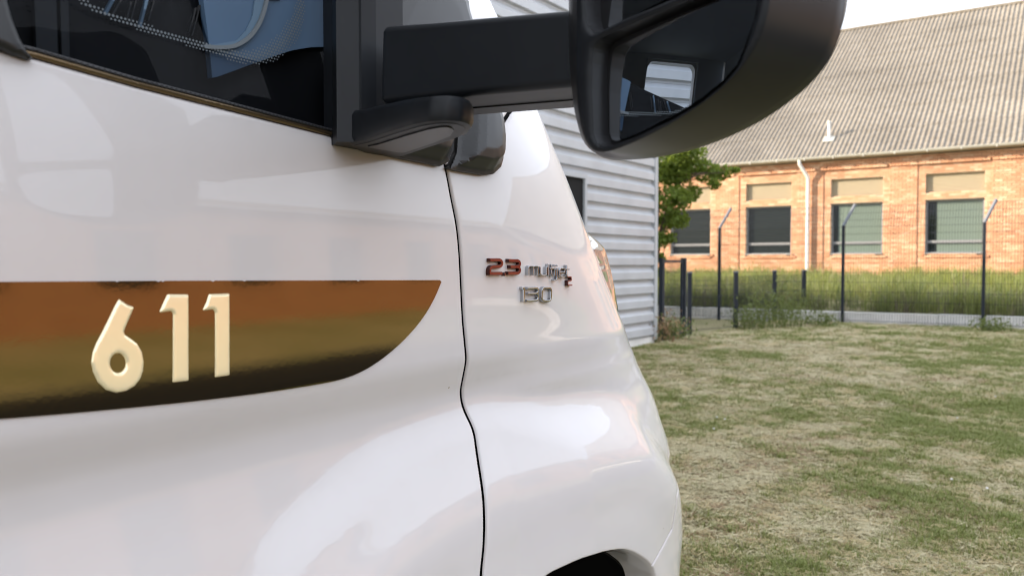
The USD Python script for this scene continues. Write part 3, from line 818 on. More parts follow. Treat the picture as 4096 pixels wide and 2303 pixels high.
# plan curve of the nose
RN, LN = .42, .38
_v = np.linspace(0, 2.0, 4001)
_phi = np.where(_v < LN, _v ** 2 / (2 * LN * RN), LN / (2 * RN) + (_v - LN) / RN)
_phi = np.minimum(_phi, math.pi / 2)
_S_ = np.concatenate([[0], np.cumsum((np.cos(_phi[1:]) + np.cos(_phi[:-1])) / 2 * np.diff(_v))])
_D_ = -np.concatenate([[0], np.cumsum((np.sin(_phi[1:]) + np.sin(_phi[:-1])) / 2 * np.diff(_v))])
_prof = np.array([[-.90, .000], [-.62, .013], [-.45, .018], [-.33, .014], [-.25, .002], [-.20, -.009], [-.170, -.0140], [-.152, -.0132], [-.132, -.0070], [-.118, -.0020], [-.108, .0002], [-.075, .0008], [-.04, .0010], [0, .0008], [.04, -.0008], [.08, -.0034], [.12, -.0078], [.20, -.023], [.40, -.072], [.70, -.17], [1.1, -.30]])
from scipy.interpolate import PchipInterpolator
PROF = PchipInterpolator(_prof[:, 0], _prof[:, 1])
# flare line (u, z) over the wheel arch, and offset profile
FL = None


def flare(u, z):
    if FL is None:
        return np.zeros(np.broadcast(u, z).shape)
    u, z = np.broadcast_arrays(np.asarray(u, float), np.asarray(z, float))
    p = np.stack([u.ravel(), z.ravel()], 1)
    dist, _ = FL[0].query(p)
    ins = shapely.contains_xy(FL[1], p[:, 0], p[:, 1])
    q = np.where(ins, dist, -dist)
    def ss(t): t = np.clip(t, 0, 1); return t * t * (3 - 2 * t)
    F = (.011 + .016 * np.clip((p[:, 0] + .05) / .16, 0, 1)) * ss((q + .004) / (.048 + .05 * np.clip((p[:, 0] + .05) / .16, 0, 1))) + .022 * ss((q - .01) / .17) - .012 * ss((q - .09) / .09)
    F = F + .0115 * ss((p[:, 0] + .10) / .20) * np.exp(-((p[:, 1] + .160) / .038) ** 2) * (1 - ss((q + .01) / .05))
    return F.reshape(u.shape)


_s0z, _s0v = np.array([-1.2, 1.2]), np.array([-.02, -.02])


def s0f(z):
    return np.interp(z, _s0z, _s0v)


def surf_s0(v, z, s0, off=0.0, fl=True):
    """surface point with nose start s0; v is the arc length past s0 (negative on the straight flank)"""
    vp = np.clip(v, 0, 2.0)
    s = s0 + np.minimum(v, 0) + np.interp(vp, _v, _S_); d = np.interp(vp, _v, _D_); ph = np.interp(vp, _v, _phi)
    o = off + PROF(z) + (flare(s0 + v, z) if fl else 0)
    s, d = s + o * np.sin(ph), d + o * np.cos(ph)
    return van(s, d, z)


def surf(u, z, off=0.0):
    u, z = np.broadcast_arrays(np.asarray(u, float), np.asarray(z, float))
    s0 = s0f(z)
    return surf_s0(u - s0, z, s0, off)


SIL = np.array([(1956, 0), (1981, 62), (2060, 240), (2147, 441), (2183, 519), (2211, 590), (2252, 682), (2297, 798), (2318, 850), (2343, 918), (2364, 975), (2402, 1067), (2451, 1192), (2486, 1279), (2524, 1397), (2550, 1452), (2575, 1505), (2621, 1599), (2634, 1651), (2655, 1746), (2680, 1820), (2703, 1883), (2714, 1953), (2728, 2069), (2734, 2221), (2736, 2320)], float)


def fit_nose():
    global _s0z, _s0v
    zs = np.concatenate([np.arange(-.50, .36, .02)]); out = []
    vv = np.linspace(-.3, .75, 240)
    for z in zs:
        lo, hi = -.7, .6
        for _ in range(22):
            mid = (lo + hi) / 2
            P = surf_s0(vv, np.full_like(vv, z), mid)
            x, y = project(P)
            k = int(np.argmax(x)); tgt = np.interp(y[k], SIL[:, 1], SIL[:, 0])
            if x[k] < tgt: lo = mid
            else: hi = mid
        out.append((lo + hi) / 2)
    out = np.array(out)
    k = np.array([1, 2, 3, 2, 1]) / 9; o2 = np.convolve(np.pad(out, 2, mode='edge'), k, 'valid')
    o2[:2], o2[-2:] = out[:2], out[-2:]
    sl = (o2[-1] - o2[-6]) / (zs[-1] - zs[-6])
    zz = np.concatenate([[-1.25], zs, [.62, 1.1]]); vv2 = np.concatenate([[o2[0]], o2, [max(o2[-1] + sl * (.62 - zs[-1]), -.85), max(o2[-1] + sl * (.62 - zs[-1]), -.85) - .25]])
    _s0z, _s0v = zz, vv2


def make_inverse(off=0.0):
    u = np.linspace(-1.0, .80, 300); z = np.linspace(-.62, .42, 260)
    U, Z = np.meshgrid(u, z, indexing='ij')
    P = surf(U, Z, off)
    du = surf(U + 1e-4, Z, off) - P; dz = surf(U, Z + 1e-4, off) - P
    N = np.cross(du, dz); vw = np.array([0, 0, H]) - P
    x, y = project(P)
    front = (P[..., 1] > .12) & ((N * vw).sum(-1) > 0)
    ok = front & (x > -1500) & (x < 2800)
    return LinearNDInterpolator(np.stack([x[ok], y[ok]], 1), np.stack([U[ok], Z[ok]], 1))


fit_nose()
inv0 = make_inverse(.02)
fl_px = [(1000, 2330), (1040, 2250), (1115, 2150), (1240, 2030), (1370, 1900), (1500, 1790), (1650, 1700), (1780, 1648), (1860, 1618), (2000, 1575), (2150, 1549), (2330, 1537), (2450, 1545), (2540, 1575), (2600, 1640)]
fp = inv0(np.array(fl_px, float)); fp = fp[~np.isnan(fp[:, 0])]
fpd = np.vstack([[fp[0, 0] - .10, -.62], fp, [fp[-1, 0] + .17, -.37], [fp[-1, 0] + .36, -.50], [fp[-1, 0] + .42, -.66]])
fls = LineString(fpd); fld = np.array([fls.interpolate(t).coords[0] for t in np.linspace(0, fls.length, 600)])
from scipy.ndimage import gaussian_filter1d
fld[5:-5] = gaussian_filter1d(fld, 9, axis=0, mode='nearest')[5:-5]
FL = (cKDTree(fld), Polygon(fld))
shapely.prepare(FL[1])
fit_nose()
INV = {}


def uz(px_list, off=0.0):
    if off not in INV:
        INV[off] = make_inverse(off)
    r = INV[off](np.asarray(px_list, float))
    return r


def seg_dense(pts, step=.003, smooth=0):
    ls = LineString(pts); n = max(2, int(ls.length / step))
    p = np.array([ls.interpolate(t).coords[0] for t in np.linspace(0, ls.length, n)])
    if smooth:
        q = gaussian_filter1d(p, smooth, axis=0, mode='nearest'); q[0], q[-1] = p[0], p[-1]; p = q
    return p


def patch_mesh(poly, step, off_fn=lambda d: 0.0, fine=None, wfn=None, surf_fn=None):
    """triangulates a polygon of the (u, z) chart and lifts it onto the body; off_fn(distance to the edge) raises it"""
    surf_fn = surf_fn or surf
    polys = poly.geoms if isinstance(poly, MultiPolygon) else [poly]
    V, F, NN = [], [], []
    n0 = 0
    for pg in polys:
        if pg.area < 1e-8: continue
        fine_ = fine or step
        bpts = []
        rings = [pg.exterior, *pg.interiors]
        for r in rings:
            for t in np.arange(0, r.length, fine_):
                bpts.append(r.interpolate(t).coords[0])
            bpts += list(r.coords)[:-1]
        bpts = np.array(bpts)
        x0, y0, x1, y1 = pg.bounds
        gx, gy = np.meshgrid(np.arange(x0, x1, step), np.arange(y0, y1, step))
        g = np.stack([gx.ravel(), gy.ravel()], 1)
        g[:, 0] += (np.arange(len(g)) % 2) * 1e-6
        inner = pg.buffer(-min(step, fine_) * .55)
        if not inner.is_empty:
            shapely.prepare(inner); g = g[shapely.contains_xy(inner, g[:, 0], g[:, 1])]
        else:
            g = g[:0]
        extra = []
        if wfn is not None:                       # rings that carry the rounded edge
            for w in wfn:
                b2 = pg.buffer(-w)
                for gg in (b2.geoms if hasattr(b2, 'geoms') else [b2]):
                    if gg.is_empty: continue
                    for r in (gg.exterior, *gg.interiors):
                        for t in np.arange(0, r.length, fine_):
                            extra.append(r.interpolate(t).coords[0])
        pts = np.vstack([bpts, g] + ([np.array(extra)] if extra else []))
        pts = np.unique(np.round(pts, 7), axis=0)
        tri = Delaunay(pts).simplices
        c = pts[tri].mean(1)
        shapely.prepare(pg)
        tri = tri[shapely.contains_xy(pg, c[:, 0], c[:, 1])]
        a = pts[tri]
        ar = (a[:, 1, 0] - a[:, 0, 0]) * (a[:, 2, 1] - a[:, 0, 1]) - (a[:, 1, 1] - a[:, 0, 1]) * (a[:, 2, 0] - a[:, 0, 0])
        tri = tri[np.abs(ar) > 1e-12]; ar = ar[np.abs(ar) > 1e-12]
        tri[ar < 0] = tri[ar < 0][:, ::-1]
        bd = shapely.distance(shapely.points(pts), pg.boundary) if True else 0
        off = np.array([off_fn(x) for x in bd]) if callable(off_fn) else np.full(len(pts), off_fn)
        P = surf_fn(pts[:, 0], pts[:, 1], off)
        V.append(P); F.append(tri + n0); n0 += len(P)
        e = 4e-4
        eu = surf_fn(pts[:, 0] + e, pts[:, 1], off) - surf_fn(pts[:, 0] - e, pts[:, 1], off)
        ez = surf_fn(pts[:, 0], pts[:, 1] + e, off) - surf_fn(pts[:, 0], pts[:, 1] - e, off)
        N = np.cross(eu, ez); N /= np.linalg.norm(N, axis=1, keepdims=True)
        NN.append(N)
    return np.vstack(V), np.vstack(F), np.vstack(NN)


def body_patch(name, poly, mat, parent, step=.008, fine=.004, off=0.0, edge=None):
    """a flush body panel with smooth analytic normals; edge = (radius) rolls the rim inwards"""
    if edge:
        fn = lambda d: off - (edge * (1 - math.sqrt(max(0, 1 - (1 - min(d / edge, 1)) ** 2))))
        v, f, n = patch_mesh(poly, step, fn, fine, wfn=(edge * .06, edge * .2, edge * .45, edge * .8, edge * 1.1))
        m = trimesh.Trimesh(v, f, process=False)
        vn = np.array(m.vertex_normals)
        b = np.array([0])
        # numeric normals at the rim, analytic ones inside
        pts = None
        dn = np.linalg.norm(vn, axis=1) > .5
        mixn = np.where((((vn * n).sum(1) < .9995) & dn)[:, None], vn, n)
        return obj(name, (v, f), mat, parent, normals=mixn)
    v, f, n = patch_mesh(poly, step, lambda d: off, fine)
    return obj(name, (v, f), mat, parent, normals=n)


def raised(name, poly, mat, parent, h, bevel, base=-.001, step=.004, fine=.0012, smooth=40, profile='round', top_mat=None, top_inset=None):
    """a plate or letter that stands off the body: side walls plus a rounded top"""
    polys = [g for g in (poly.geoms if isinstance(poly, MultiPolygon) else [poly])]
    ms = []
    for pg in polys:
        fn = (lambda d: h - bevel * (1 - math.sqrt(max(0, 1 - (1 - min(d / bevel, 1)) ** 2)))) if profile == 'round' else (lambda d: h - bevel * (1 - min(d / bevel, 1)))
        v, f, n = patch_mesh(pg, step, fn, fine, wfn=(bevel * .07, bevel * .25, bevel * .6, bevel))
        ms.append(trimesh.Trimesh(v, f, process=False))
        for r in (pg.exterior, *pg.interiors):
            t = np.arange(0, r.length, fine)
            c = np.array([r.interpolate(x).coords[0] for x in t])
            a = surf(c[:, 0], c[:, 1], np.full(len(c), base)); b = surf(c[:, 0], c[:, 1], np.full(len(c), h - bevel))
            i = np.arange(len(c)); j = (i + 1) % len(c); k = len(c)
            ff = np.vstack([np.stack([i, j, j + k], 1), np.stack([i, j + k, i + k], 1)])
            ms.append(trimesh.Trimesh(np.vstack([a, b]), ff, process=False))
    return obj(name, cat(ms), mat, parent, smooth=smooth)


vanx = thing('white_van', 'white motorhome van with gold stripe and number decals, filling the left', 'van')

# ---- shut lines (photograph pixels -> chart)
gap_px = [(1786, 660), (1795, 712), (1810, 798), (1833, 900), (1845, 1057), (1855, 1273), (1860, 1497), (1852, 1600), (1860, 1635), (1888, 1683), (1908, 1761), (1930, 1923), (1942, 2105), (1942, 2180), (1933, 2256), (1928, 2310)]
gap = uz(gap_px); gap = gap[~np.isnan(gap[:, 0])]
gap = np.vstack([[[gap[0, 0] - .03, gap[0, 1] + .09]], gap, [[gap[-1, 0] - .02, -.62]], [[gap[-1, 0] - .03, -.80]]])
gap = seg_dense(gap, .004, smooth=3)
wd = np.interp(gap[:, 1], [-.5, -.2, .1], [.0036, .0022, .0018])
tn = np.gradient(gap, axis=0); tn /= np.linalg.norm(tn, axis=1, keepdims=True); nn_ = np.stack([-tn[:, 1], tn[:, 0]], 1)
gap_poly = Polygon(np.vstack([gap + nn_ * wd[:, None], (gap - nn_ * wd[:, None])[::-1]])).buffer(0)
gl_ = gap - nn_ * 0

# window sill line
sill_px = [(-330, 115), (0, 202), (142, 233), (546, 347), (928, 443), (1331, 546), (1500, 585)]
sill = uz(sill_px); sill = sill[~np.isnan(sill[:, 0])]
sill = np.vstack([[[-1.55, sill[0, 1] + .012]], sill])
# cab window opening (one chart for glass and seal)
seal_t = .0042

UREAR, UDOOR = -3.2, -1.24
ztop = 1.0
zbot = -.95
UFR = 1.9
# arch opening
arch_px = [(2176, 2303), (2249, 2269), (2330, 2232), (2398, 2211), (2445, 2200), (2498, 2195), (2535, 2205), (2566, 2224), (2591, 2242), (2608, 2259), (2618, 2277), (2627, 2306)]
arch = uz(arch_px); arch = arch[~np.isnan(arch[:, 0])]
arch = np.vstack([[arch[0, 0] - .155, -.80], [arch[0, 0] - .145, -.66], [arch[0, 0] - .105, -.545], arch[0] + [-.05, -.033], arch, [arch[-1, 0] + .03, -.60], [arch[-1, 0] + .035, -.80]])
archd = seg_dense(arch, .004, smooth=3)
arch_poly = Polygon(np.vstack([archd, [[archd[-1, 0], -1.2], [archd[0, 0], -1.2]]])).buffer(0)
# bumper joint
bump_px = [(2703, 1880), (2707, 1985), (2698, 2062), (2689, 2115), (2653, 2183), (2609, 2261)]
bj = uz(bump_px); bj = bj[~np.isnan(bj[:, 0])]
bj_line = np.vstack([bj[:1] + [[.9, .09]], bj[:1] + [[.30, .075]], bj])
bj_end = bj[-1]
arch_front = archd[(archd[:, 0] > bj_end[0] - .3)]
bumper_zone = Polygon(np.vstack([bj_line, [[bj_end[0] - .0, bj_end[1] - .05], [bj_end[0] - .02, -1.2], [UFR, -1.2], [UFR, bj_line[0, 1]]]])).buffer(0)

front_cut = sbox(UREAR, zbot, UFR, ztop)
door_zone = Polygon(np.vstack([gl_, [[gl_[-1, 0], -1.2], [UDOOR, -1.2], [UDOOR, ztop], [gl_[0, 0], ztop]]])).buffer(0)
window_open = Polygon(np.vstack([sill, [[sill[-1, 0] + .01, .60], [-1.0, .66], [-1.17, .62], [-1.17, sill[0, 1]]]])).buffer(0).intersection(sbox(-1.17, -1, gap[0, 0] + .0, .66))
door = door_zone.intersection(sbox(UDOOR + .003, -.86, 2, ztop)).difference(gap_poly).difference(window_open).difference(arch_poly)
fender = front_cut.difference(door_zone).difference(sbox(UREAR, -2, UDOOR, 2)).difference(gap_poly).difference(arch_poly).difference(bumper_zone.buffer(.0012)).intersection(sbox(-1, -.86, UFR, 2))
# bonnet shut line and windscreen
bon = uz([(2005, 506), (2042, 450), (2085, 384)])
bon = bon[~np.isnan(bon[:, 0])]
bl = np.vstack([bon, [[bon[-1, 0] + .10, bon[-1, 1] + .05]], [[UFR, bon[-1, 1] + .07]]])
bon_gap = LineString(bl).buffer(.0030, cap_style=2)
scr = Polygon(np.vstack([[bl[1] + [.20, .095]], [bl[2] + [.22, .09]], [[UFR, bl[-1, 1] + .05]], [[UFR, .70]], [[s0f(.70) + .32, .70]]])).buffer(0)
fender = fender.difference(bon_gap).difference(scr)
if isinstance(fender, MultiPolygon):
    fender = MultiPolygon([g for g in fender.geoms if g.area > 2e-4])
bumper = bumper_zone.difference(arch_poly).difference(bon_gap).intersection(sbox(-1, -.95, UFR, 2))
rear = sbox(UREAR, zbot, UDOOR - .003, ztop)

body_patch('door_panel', door, MAT['paint'], vanx, step=.0085, fine=.0035, edge=.0035)
body_patch('wing_panel', fender, MAT['paint'], vanx, step=.0085, fine=.0035, edge=.0028)
body_patch('bumper', bumper, MAT['paint'], vanx, step=.009, fine=.004, edge=.003)
body_patch('body_side', rear, MAT['paint'], vanx, step=.05, fine=.05)
under = front_cut.difference(window_open.buffer(.004)).difference(scr).difference(arch_poly.buffer(.012)).intersection(sbox(-1.4, -.93, UFR, ztop))
v, f, n = patch_mesh(under, .03, lambda d: -.011, .02)
obj('inner_frame', (v, f), MAT['under'], vanx, normals=n)
v, f, n = patch_mesh(scr, .02, lambda d: -.004, .01)
obj('windscreen', (v, f), MAT['glass'], vanx, normals=n)

# arch lip: the edge turned inwards, and the black liner behind it
lip = archd[6:-6]
lp = [surf(lip[:, 0], lip[:, 1], np.full(len(lip), -.0015)), None, None]
cen = np.array([(archd[0, 0] + archd[-1, 0]) / 2, -.86])
inw = (cen - lip); inw /= np.linalg.norm(inw, axis=1, keepdims=True)
lp[1] = surf(lip[:, 0] + inw[:, 0] * .004, lip[:, 1] + inw[:, 1] * .003, np.full(len(lip), -.008))
lp[2] = surf(lip[:, 0] + inw[:, 0] * .010, lip[:, 1] + inw[:, 1] * .006, np.full(len(lip), -.050))
k = len(lip); i = np.arange(k - 1); ff = []
for r in range(2):
    ff += [np.stack([i + r * k, i + 1 + r * k, i + 1 + (r + 1) * k], 1), np.stack([i + r * k, i + 1 + (r + 1) * k, i + (r + 1) * k], 1)]
obj('arch_lip', trimesh.Trimesh(np.vstack(lp), np.vstack(ff), process=False), MAT['paint'], vanx, smooth=60)
lin = [surf(lip[:, 0] + inw[:, 0] * a, lip[:, 1] + inw[:, 1] * a, np.full(len(lip), o)) for a, o in ((.010, -.050), (-.02, -.052), (-.03, -.36))]
obj('wheel_liner', trimesh.Trimesh(np.vstack(lin), np.vstack(ff), process=False), MAT['liner'], vanx, smooth=60)
back = surf(np.append(lip[:, 0], cen[0]), np.append(lip[:, 1], -1.0), np.append(np.full(len(lip), -.355), -.355))
obj('wheel_well', trimesh.Trimesh(back, np.stack([i, i + 1, np.full(k - 1, k)], 1), process=False), MAT['liner'], vanx)
# front wheel
wc = surf(cen[0], -.93, -.13)
wx, wy = wc, None
prof = np.array([(.20, -.10), (.30, -.11), (.335, -.09), (.345, -.05), (.345, .05), (.335, .09), (.30, .11), (.20, .10), (.20, -.10)])
ty = trimesh.creation.revolve(prof, sections=48); ty.apply_transform(frame((wc[0], wc[1], .345), ES, UP, EN))
whl = obj('front_wheel', ty, MAT['tyre'], vanx, smooth=40)
rm = trimesh.creation.revolve(np.array([(0.0, .02), (.05, .03), (.12, .01), (.17, .05), (.20, .09), (.20, -.09), (0.0, -.02)]), sections=40); rm.apply_transform(frame((wc[0], wc[1], .345), ES, UP, EN))
obj('rim', rm, MAT['steel'], whl, smooth=30)

# ---- gold stripe and number
stripe_px = [(-320, 1128), (0, 1127), (300, 1125), (458, 1124), (465, 1128), (472, 1124), (622, 1123), (630, 1127), (642, 1123), (648, 1128), (656, 1123), (840, 1122), (850, 1127), (858, 1122), (968, 1122), (975, 1126), (982, 1122), (1423, 1121), (1430, 1125), (1437, 1121), (1757, 1120), (1763, 1127), (1741, 1192), (1689, 1280), (1608, 1369), (1512, 1450), (1424, 1502), (1357, 1522), (1070, 1568), (738, 1608), (369, 1644), (0, 1675), (-320, 1697)]
sp = uz(stripe_px); sp = sp[~np.isnan(sp[:, 0])]
k0 = [i for i, p in enumerate(stripe_px) if p == (1763, 1127)][0]
off_n = len(stripe_px) - len(sp)
cur = np.array(stripe_px[k0:], float); cur_uz = uz(cur); cur_uz = cur_uz[~np.isnan(cur_uz[:, 0])]
cs = seg_dense(cur_uz, .004, smooth=5)
top = uz(stripe_px[:k0]); top = top[~np.isnan(top[:, 0])]
stripe = Polygon(np.vstack([[[UDOOR + .02, top[0, 1]]], top, cs, [[UDOOR + .02, cs[-1, 1] - .01]]])).buffer(0)
body_patch('gold_stripe', stripe, MAT['gold'], vanx, step=.008, fine=.004, off=.0009)


def z5(p):
    return [(x * .7376, 1000 + y * .7376) for x, y in p]


six = z5([(650, 262), (690, 290), (733, 307), (733, 314), (705, 380), (680, 440), (683, 456), (712, 476), (750, 505), (776, 550), (787, 605), (783, 655), (768, 698), (738, 738), (690, 766), (635, 776), (580, 760), (535, 718), (508, 660), (499, 610), (508, 550), (528, 500), (560, 440), (597, 365), (628, 300)])
hole = z5([(645 + 41 * math.cos(a), 613 + 51 * math.sin(a)) for a in np.linspace(0, 2 * np.pi, 40)[:-1]])
one_a = z5([(912, 238), (1024, 238), (1029, 243), (1030, 706), (1026, 711), (945, 720), (940, 716), (942, 345), (932, 333), (870, 342), (867, 338), (892, 280)])
one_b = z5([(1138, 237), (1246, 233), (1251, 238), (1252, 676), (1248, 681), (1175, 692), (1170, 688), (1170, 337), (1160, 324), (1106, 331), (1102, 327), (1124, 280)])
for pts, hl in ((six, hole), (one_a, None), (one_b, None)):
    pg = Polygon(uz(pts, .0025), [uz(hl, .0025)] if hl else None).buffer(.0012).buffer(-.0024).buffer(.0012)
    raised('number_digit', pg, MAT['digit'], vanx, .0026, .0026, base=.0007, step=.0025, fine=.0010, smooth=70)

# ---- badge lettering (centre lines in a crop of the photograph, x 1800-2400, y 1000-1250)
def zb(p):
    return [(1800 + x * .2329, 1000 + y * .2329) for x, y in p]


DB = .0052


def strokes(lines, w, joined=True):
    ps = []
    for ln in lines:
        q = uz(zb(ln), DB)
        ls = seg_dense(q, .0004, smooth=2) if len(q) > 2 else q
        ps.append(LineString(ls).buffer(w / 2, cap_style=2, join_style=1))
    return shapely.union_all(ps).buffer(.00018).buffer(-.00018)


def arc(cx, cy, rx, ry, a0, a1, n=8):
    return [(cx + rx * math.cos(math.radians(a)), cy - ry * math.sin(math.radians(a))) for a in np.linspace(a0, a1, n)]


two = [[(690, 172), (850, 170)] + arc(855, 226, 48, 56, 85, -85, 9) + [(760, 285)] + arc(755, 345, 60, 58, 95, 180, 6) + [(694, 405)], [(680, 402), (905, 402)]]
three = [[(1012, 180), (1150, 184)] + arc(1160, 234, 50, 52, 80, -80, 9) + [(1040, 288)], [(1100, 288), (1150, 288)] + arc(1160, 342, 50, 56, 80, -80, 9) + [(1000, 398)]]
comma = [[(945, 392), (955, 412), (940, 432)]]
SW = .0042
for nm, st_, w in (('badge_digit', two, SW), ('badge_digit', three, SW), ('badge_comma', comma, .003)):
    pg = strokes(st_, w)
    p_ = raised(nm, pg, MAT['redside'], vanx, DB - .0004, .0006, step=.002, fine=.0006, smooth=30, profile='flat')
    tp_ = pg.buffer(-.0005)
    v, f, n = patch_mesh(tp_, .002, lambda d: DB, .0006)
    obj('red_face', (v, f), MAT['redtop'], p_, normals=n)
cw = .0020
letters = [
    [[(1358, 432), (1358, 300)] + arc(1380, 300, 22, 22, 180, 90, 4) + [(1415, 278)] + arc(1420, 300, 20, 22, 90, 0, 4) + [(1440, 432)], [(1440, 300)] + arc(1462, 300, 22, 22, 180, 90, 4) + [(1495, 278)] + arc(1498, 300, 22, 22, 90, 0, 4) + [(1520, 432)]],
    [[(1558, 284), (1558, 400)] + arc(1585, 400, 27, 30, 180, 270, 5) + [(1640, 430)] + arc(1645, 404, 24, 26, 270, 360, 5) + [(1669, 288)], [(1669, 430), (1669, 395)]],
    [[(1698, 238), (1698, 444)]],
    [[(1750, 246), (1750, 420), (1768, 446), (1784, 446)], [(1728, 318), (1796, 318)]],
    [[(1812, 318), (1812, 450)], [(1812, 250), (1812, 280)]],
    [[(1846, 308), (1846, 480)] + arc(1820, 484, 26, 30, 0, -90, 5) + [(1796, 514)], [(1846, 252), (1846, 278)]],
    [[(1980, 388), (1892, 388)], [(1978, 388), (1978, 350)] + arc(1950, 350, 28, 34, 0, 90, 5) + [(1920, 316)] + arc(1918, 350, 28, 34, 90, 180, 5) + [(1890, 430)] + arc(1920, 432, 30, 32, 180, 270, 5) + [(1978, 464)]],
    [[(2012, 256), (2012, 430), (2026, 462), (2042, 464)], [(1992, 328), (2056, 328)]],
]
for st_ in letters:
    raised('badge_letter', strokes(st_, cw), MAT['chrome'], vanx, DB, .0007, step=.002, fine=.0005, smooth=30)
small2 = [[(2022, 462), (2088, 462), (2090, 522), (2030, 530), (2028, 602), (2104, 602)]]
pg = strokes(small2, .0019)
p_ = raised('badge_digit', pg, MAT['redside'], vanx, DB - .0004, .0005, step=.002, fine=.0005, smooth=30, profile='flat')
v, f, n = patch_mesh(pg.buffer(-.0003), .002, lambda d: DB, .0005)
obj('red_face', (v, f), MAT['redtop'], p_, normals=n)
for st_ in ([[(1248, 652), (1284, 652), (1278, 890)]],
            [[(1340, 656), (1480, 652)] + arc(1490, 694, 36, 42, 85, -60, 8) + [(1490, 742), (1352, 746)], [(1490, 746)] + arc(1488, 800, 38, 62, 70, -85, 9) + [(1325, 872)]],
            [[(1590, 700)] + arc(1635, 700, 45, 52, 180, 90, 6) + [(1705, 650)] + arc(1708, 700, 42, 50, 90, 0, 6) + [(1745, 820)] + arc(1700, 822, 44, 50, 0, -90, 6) + [(1630, 874)] + arc(1630, 822, 44, 50, -90, -180, 6) + [(1588, 760), (1590, 696)]]):
    raised('badge_digit', strokes(st_, .0032), MAT['chrome'], vanx, DB, .0010, step=.002, fine=.0006, smooth=30)

# ---- side window: seal, glass
si = sill.copy()
dz = np.linspace(.0050, .0050, len(si))
seal = Polygon(np.vstack([si, (si + np.stack([np.zeros(len(si)), dz], 1))[::-1]])).buffer(0).intersection(sbox(-1.17, -1, sill[-1, 0], 1))
raised('window_seal', seal, MAT['brownseal'], vanx, .0018, .0022, base=-.008, step=.004, fine=.003, smooth=60)
lipm = LineString(si + [0, .0052]).buffer(.0016, cap_style=2)
raised('window_wiper_strip', lipm, MAT['rubber'], vanx, .0030, .0016, base=-.01, step=.01, fine=.004)
v, f, n = patch_mesh(window_open, .03, lambda d: -.012, .02)
obj('door_glass', (v, f), MAT['glass'], vanx, normals=n)
# rear black pillar trim that overlaps the sill at the left edge of the view
trim_px = [(-200, -260), (25, -200), (40, 0), (60, 75), (90, 150), (118, 205), (147, 234), (125, 236), (60, 215), (0, 186), (-200, 135)]
tq = uz(trim_px, .008); tq = tq[~np.isnan(tq[:, 0])]
tpg = Polygon(tq).buffer(.003).buffer(-.003)
raised('pillar_trim', tpg, MAT['plastic2'], vanx, .009, .006, base=-.012, step=.008, fine=.003, smooth=60)

# ---- cab interior (dark), seen through the glass
cab = []
obj('cab_floor', put(box(-1.6, .2, -1.9, -.08, -.75, -.70), frame(VO + UP * H, ES, EN)), MAT['dark'], vanx)
obj('cab_rear_wall', put(box(-1.65, -1.6, -1.95, -.06, -.75, .95), frame(VO + UP * H, ES, EN)), MAT['cabgrey'], vanx)
far_d_ = -2.05
obj('cab_headliner', put(box(-1.66, -.25, far_d_ + .01, -.20, .955, .985), frame(VO + UP * H, ES, EN)), MAT['cabgrey'], vanx)
TV = frame(VO + UP * H, ES, EN)
dash = Polygon([(-.50, -.60), (-.46, -.10), (-.30, .02), (-.02, .055), (.05, .04), (.05, -.60)])
dm = trimesh.creation.extrude_polygon(dash, 1.55, engine='earcut'); dm.apply_transform(np.array([[1, 0, 0, 0], [0, 0, 1, -1.75], [0, 1, 0, 0], [0, 0, 0, 1.0]]))
obj('dashboard', put(dm, TV), MAT['darkgrey'], vanx)
seatm = cat([box(-1.25, -.75, -.75, -.25, -.35, -.2), box(-1.35, -1.2, -.75, -.25, -.2, .38), box(-1.33, -1.22, -.62, -.38, .40, .60)])
obj('driver_seat', put(seatm, TV), MAT['dark'], vanx)
# door card and black lower pane mask behind the glass
def in_plane(px_pts, d):
    s, z_ = px_on_d(np.array([p[0] for p in px_pts], float), np.array([p[1] for p in px_pts], float), d)
    return np.stack([s, z_], 1)


def flat_part(name, poly, d0, d1, mat, parent=None):
    polys = poly.geoms if isinstance(poly, MultiPolygon) else [poly]
    ms = []
    for pg in polys:
        m = trimesh.creation.extrude_polygon(pg, abs(d1 - d0), engine='earcut'); m.apply_transform(np.array([[1, 0, 0, 0], [0, 0, 1, min(d0, d1)], [0, 1, 0, 0], [0, 0, 0, 1.0]])); ms.append(put(m, TV))
    return obj(name, cat(ms), mat, parent or vanx)


def z1(p):
    return [(x * .5456, y * .5456) for x, y in p]


bl_px = z1([(1488, -60), (1490, 0), (1535, 340), (1555, 570), (1600, 562), (1850, 470), (2060, 395), (2150, 368), (2280, 347), (2380, 345), (2500, 345), (2480, -60)])
DBL = -.030
blind = obj_b = flat_part('window_blind', Polygon(in_plane(bl_px, DBL)).buffer(0), DBL - .006, DBL, MAT['blind'])  # added panel for a blue patch in the glass, no known part of the cab
inner = z1([(1500, 345), (1560, 345), (1640, 362), (1720, 355), (1800, 310), (1870, 235), (1925, 130), (1955, 0), (1957, -50)])
flat_part('blind_piping', LineString(seg_dense(in_plane(inner, DBL + .002), .002, 6)).buffer(.0016), DBL + .0005, DBL + .004, MAT['dots'], blind)
fold = z1([(1864, -50), (1865, 0), (1850, 120), (1800, 230), (1730, 300), (1560, 330), (1640, 362), (1720, 355), (1800, 310), (1870, 235), (1925, 130), (1955, 0), (2055, 0), (2056, -50)])
flat_part('blind_fold', Polygon(in_plane(fold, DBL + .001)).buffer(0), DBL + .0003, DBL + .0016, MAT['blind2'], blind)
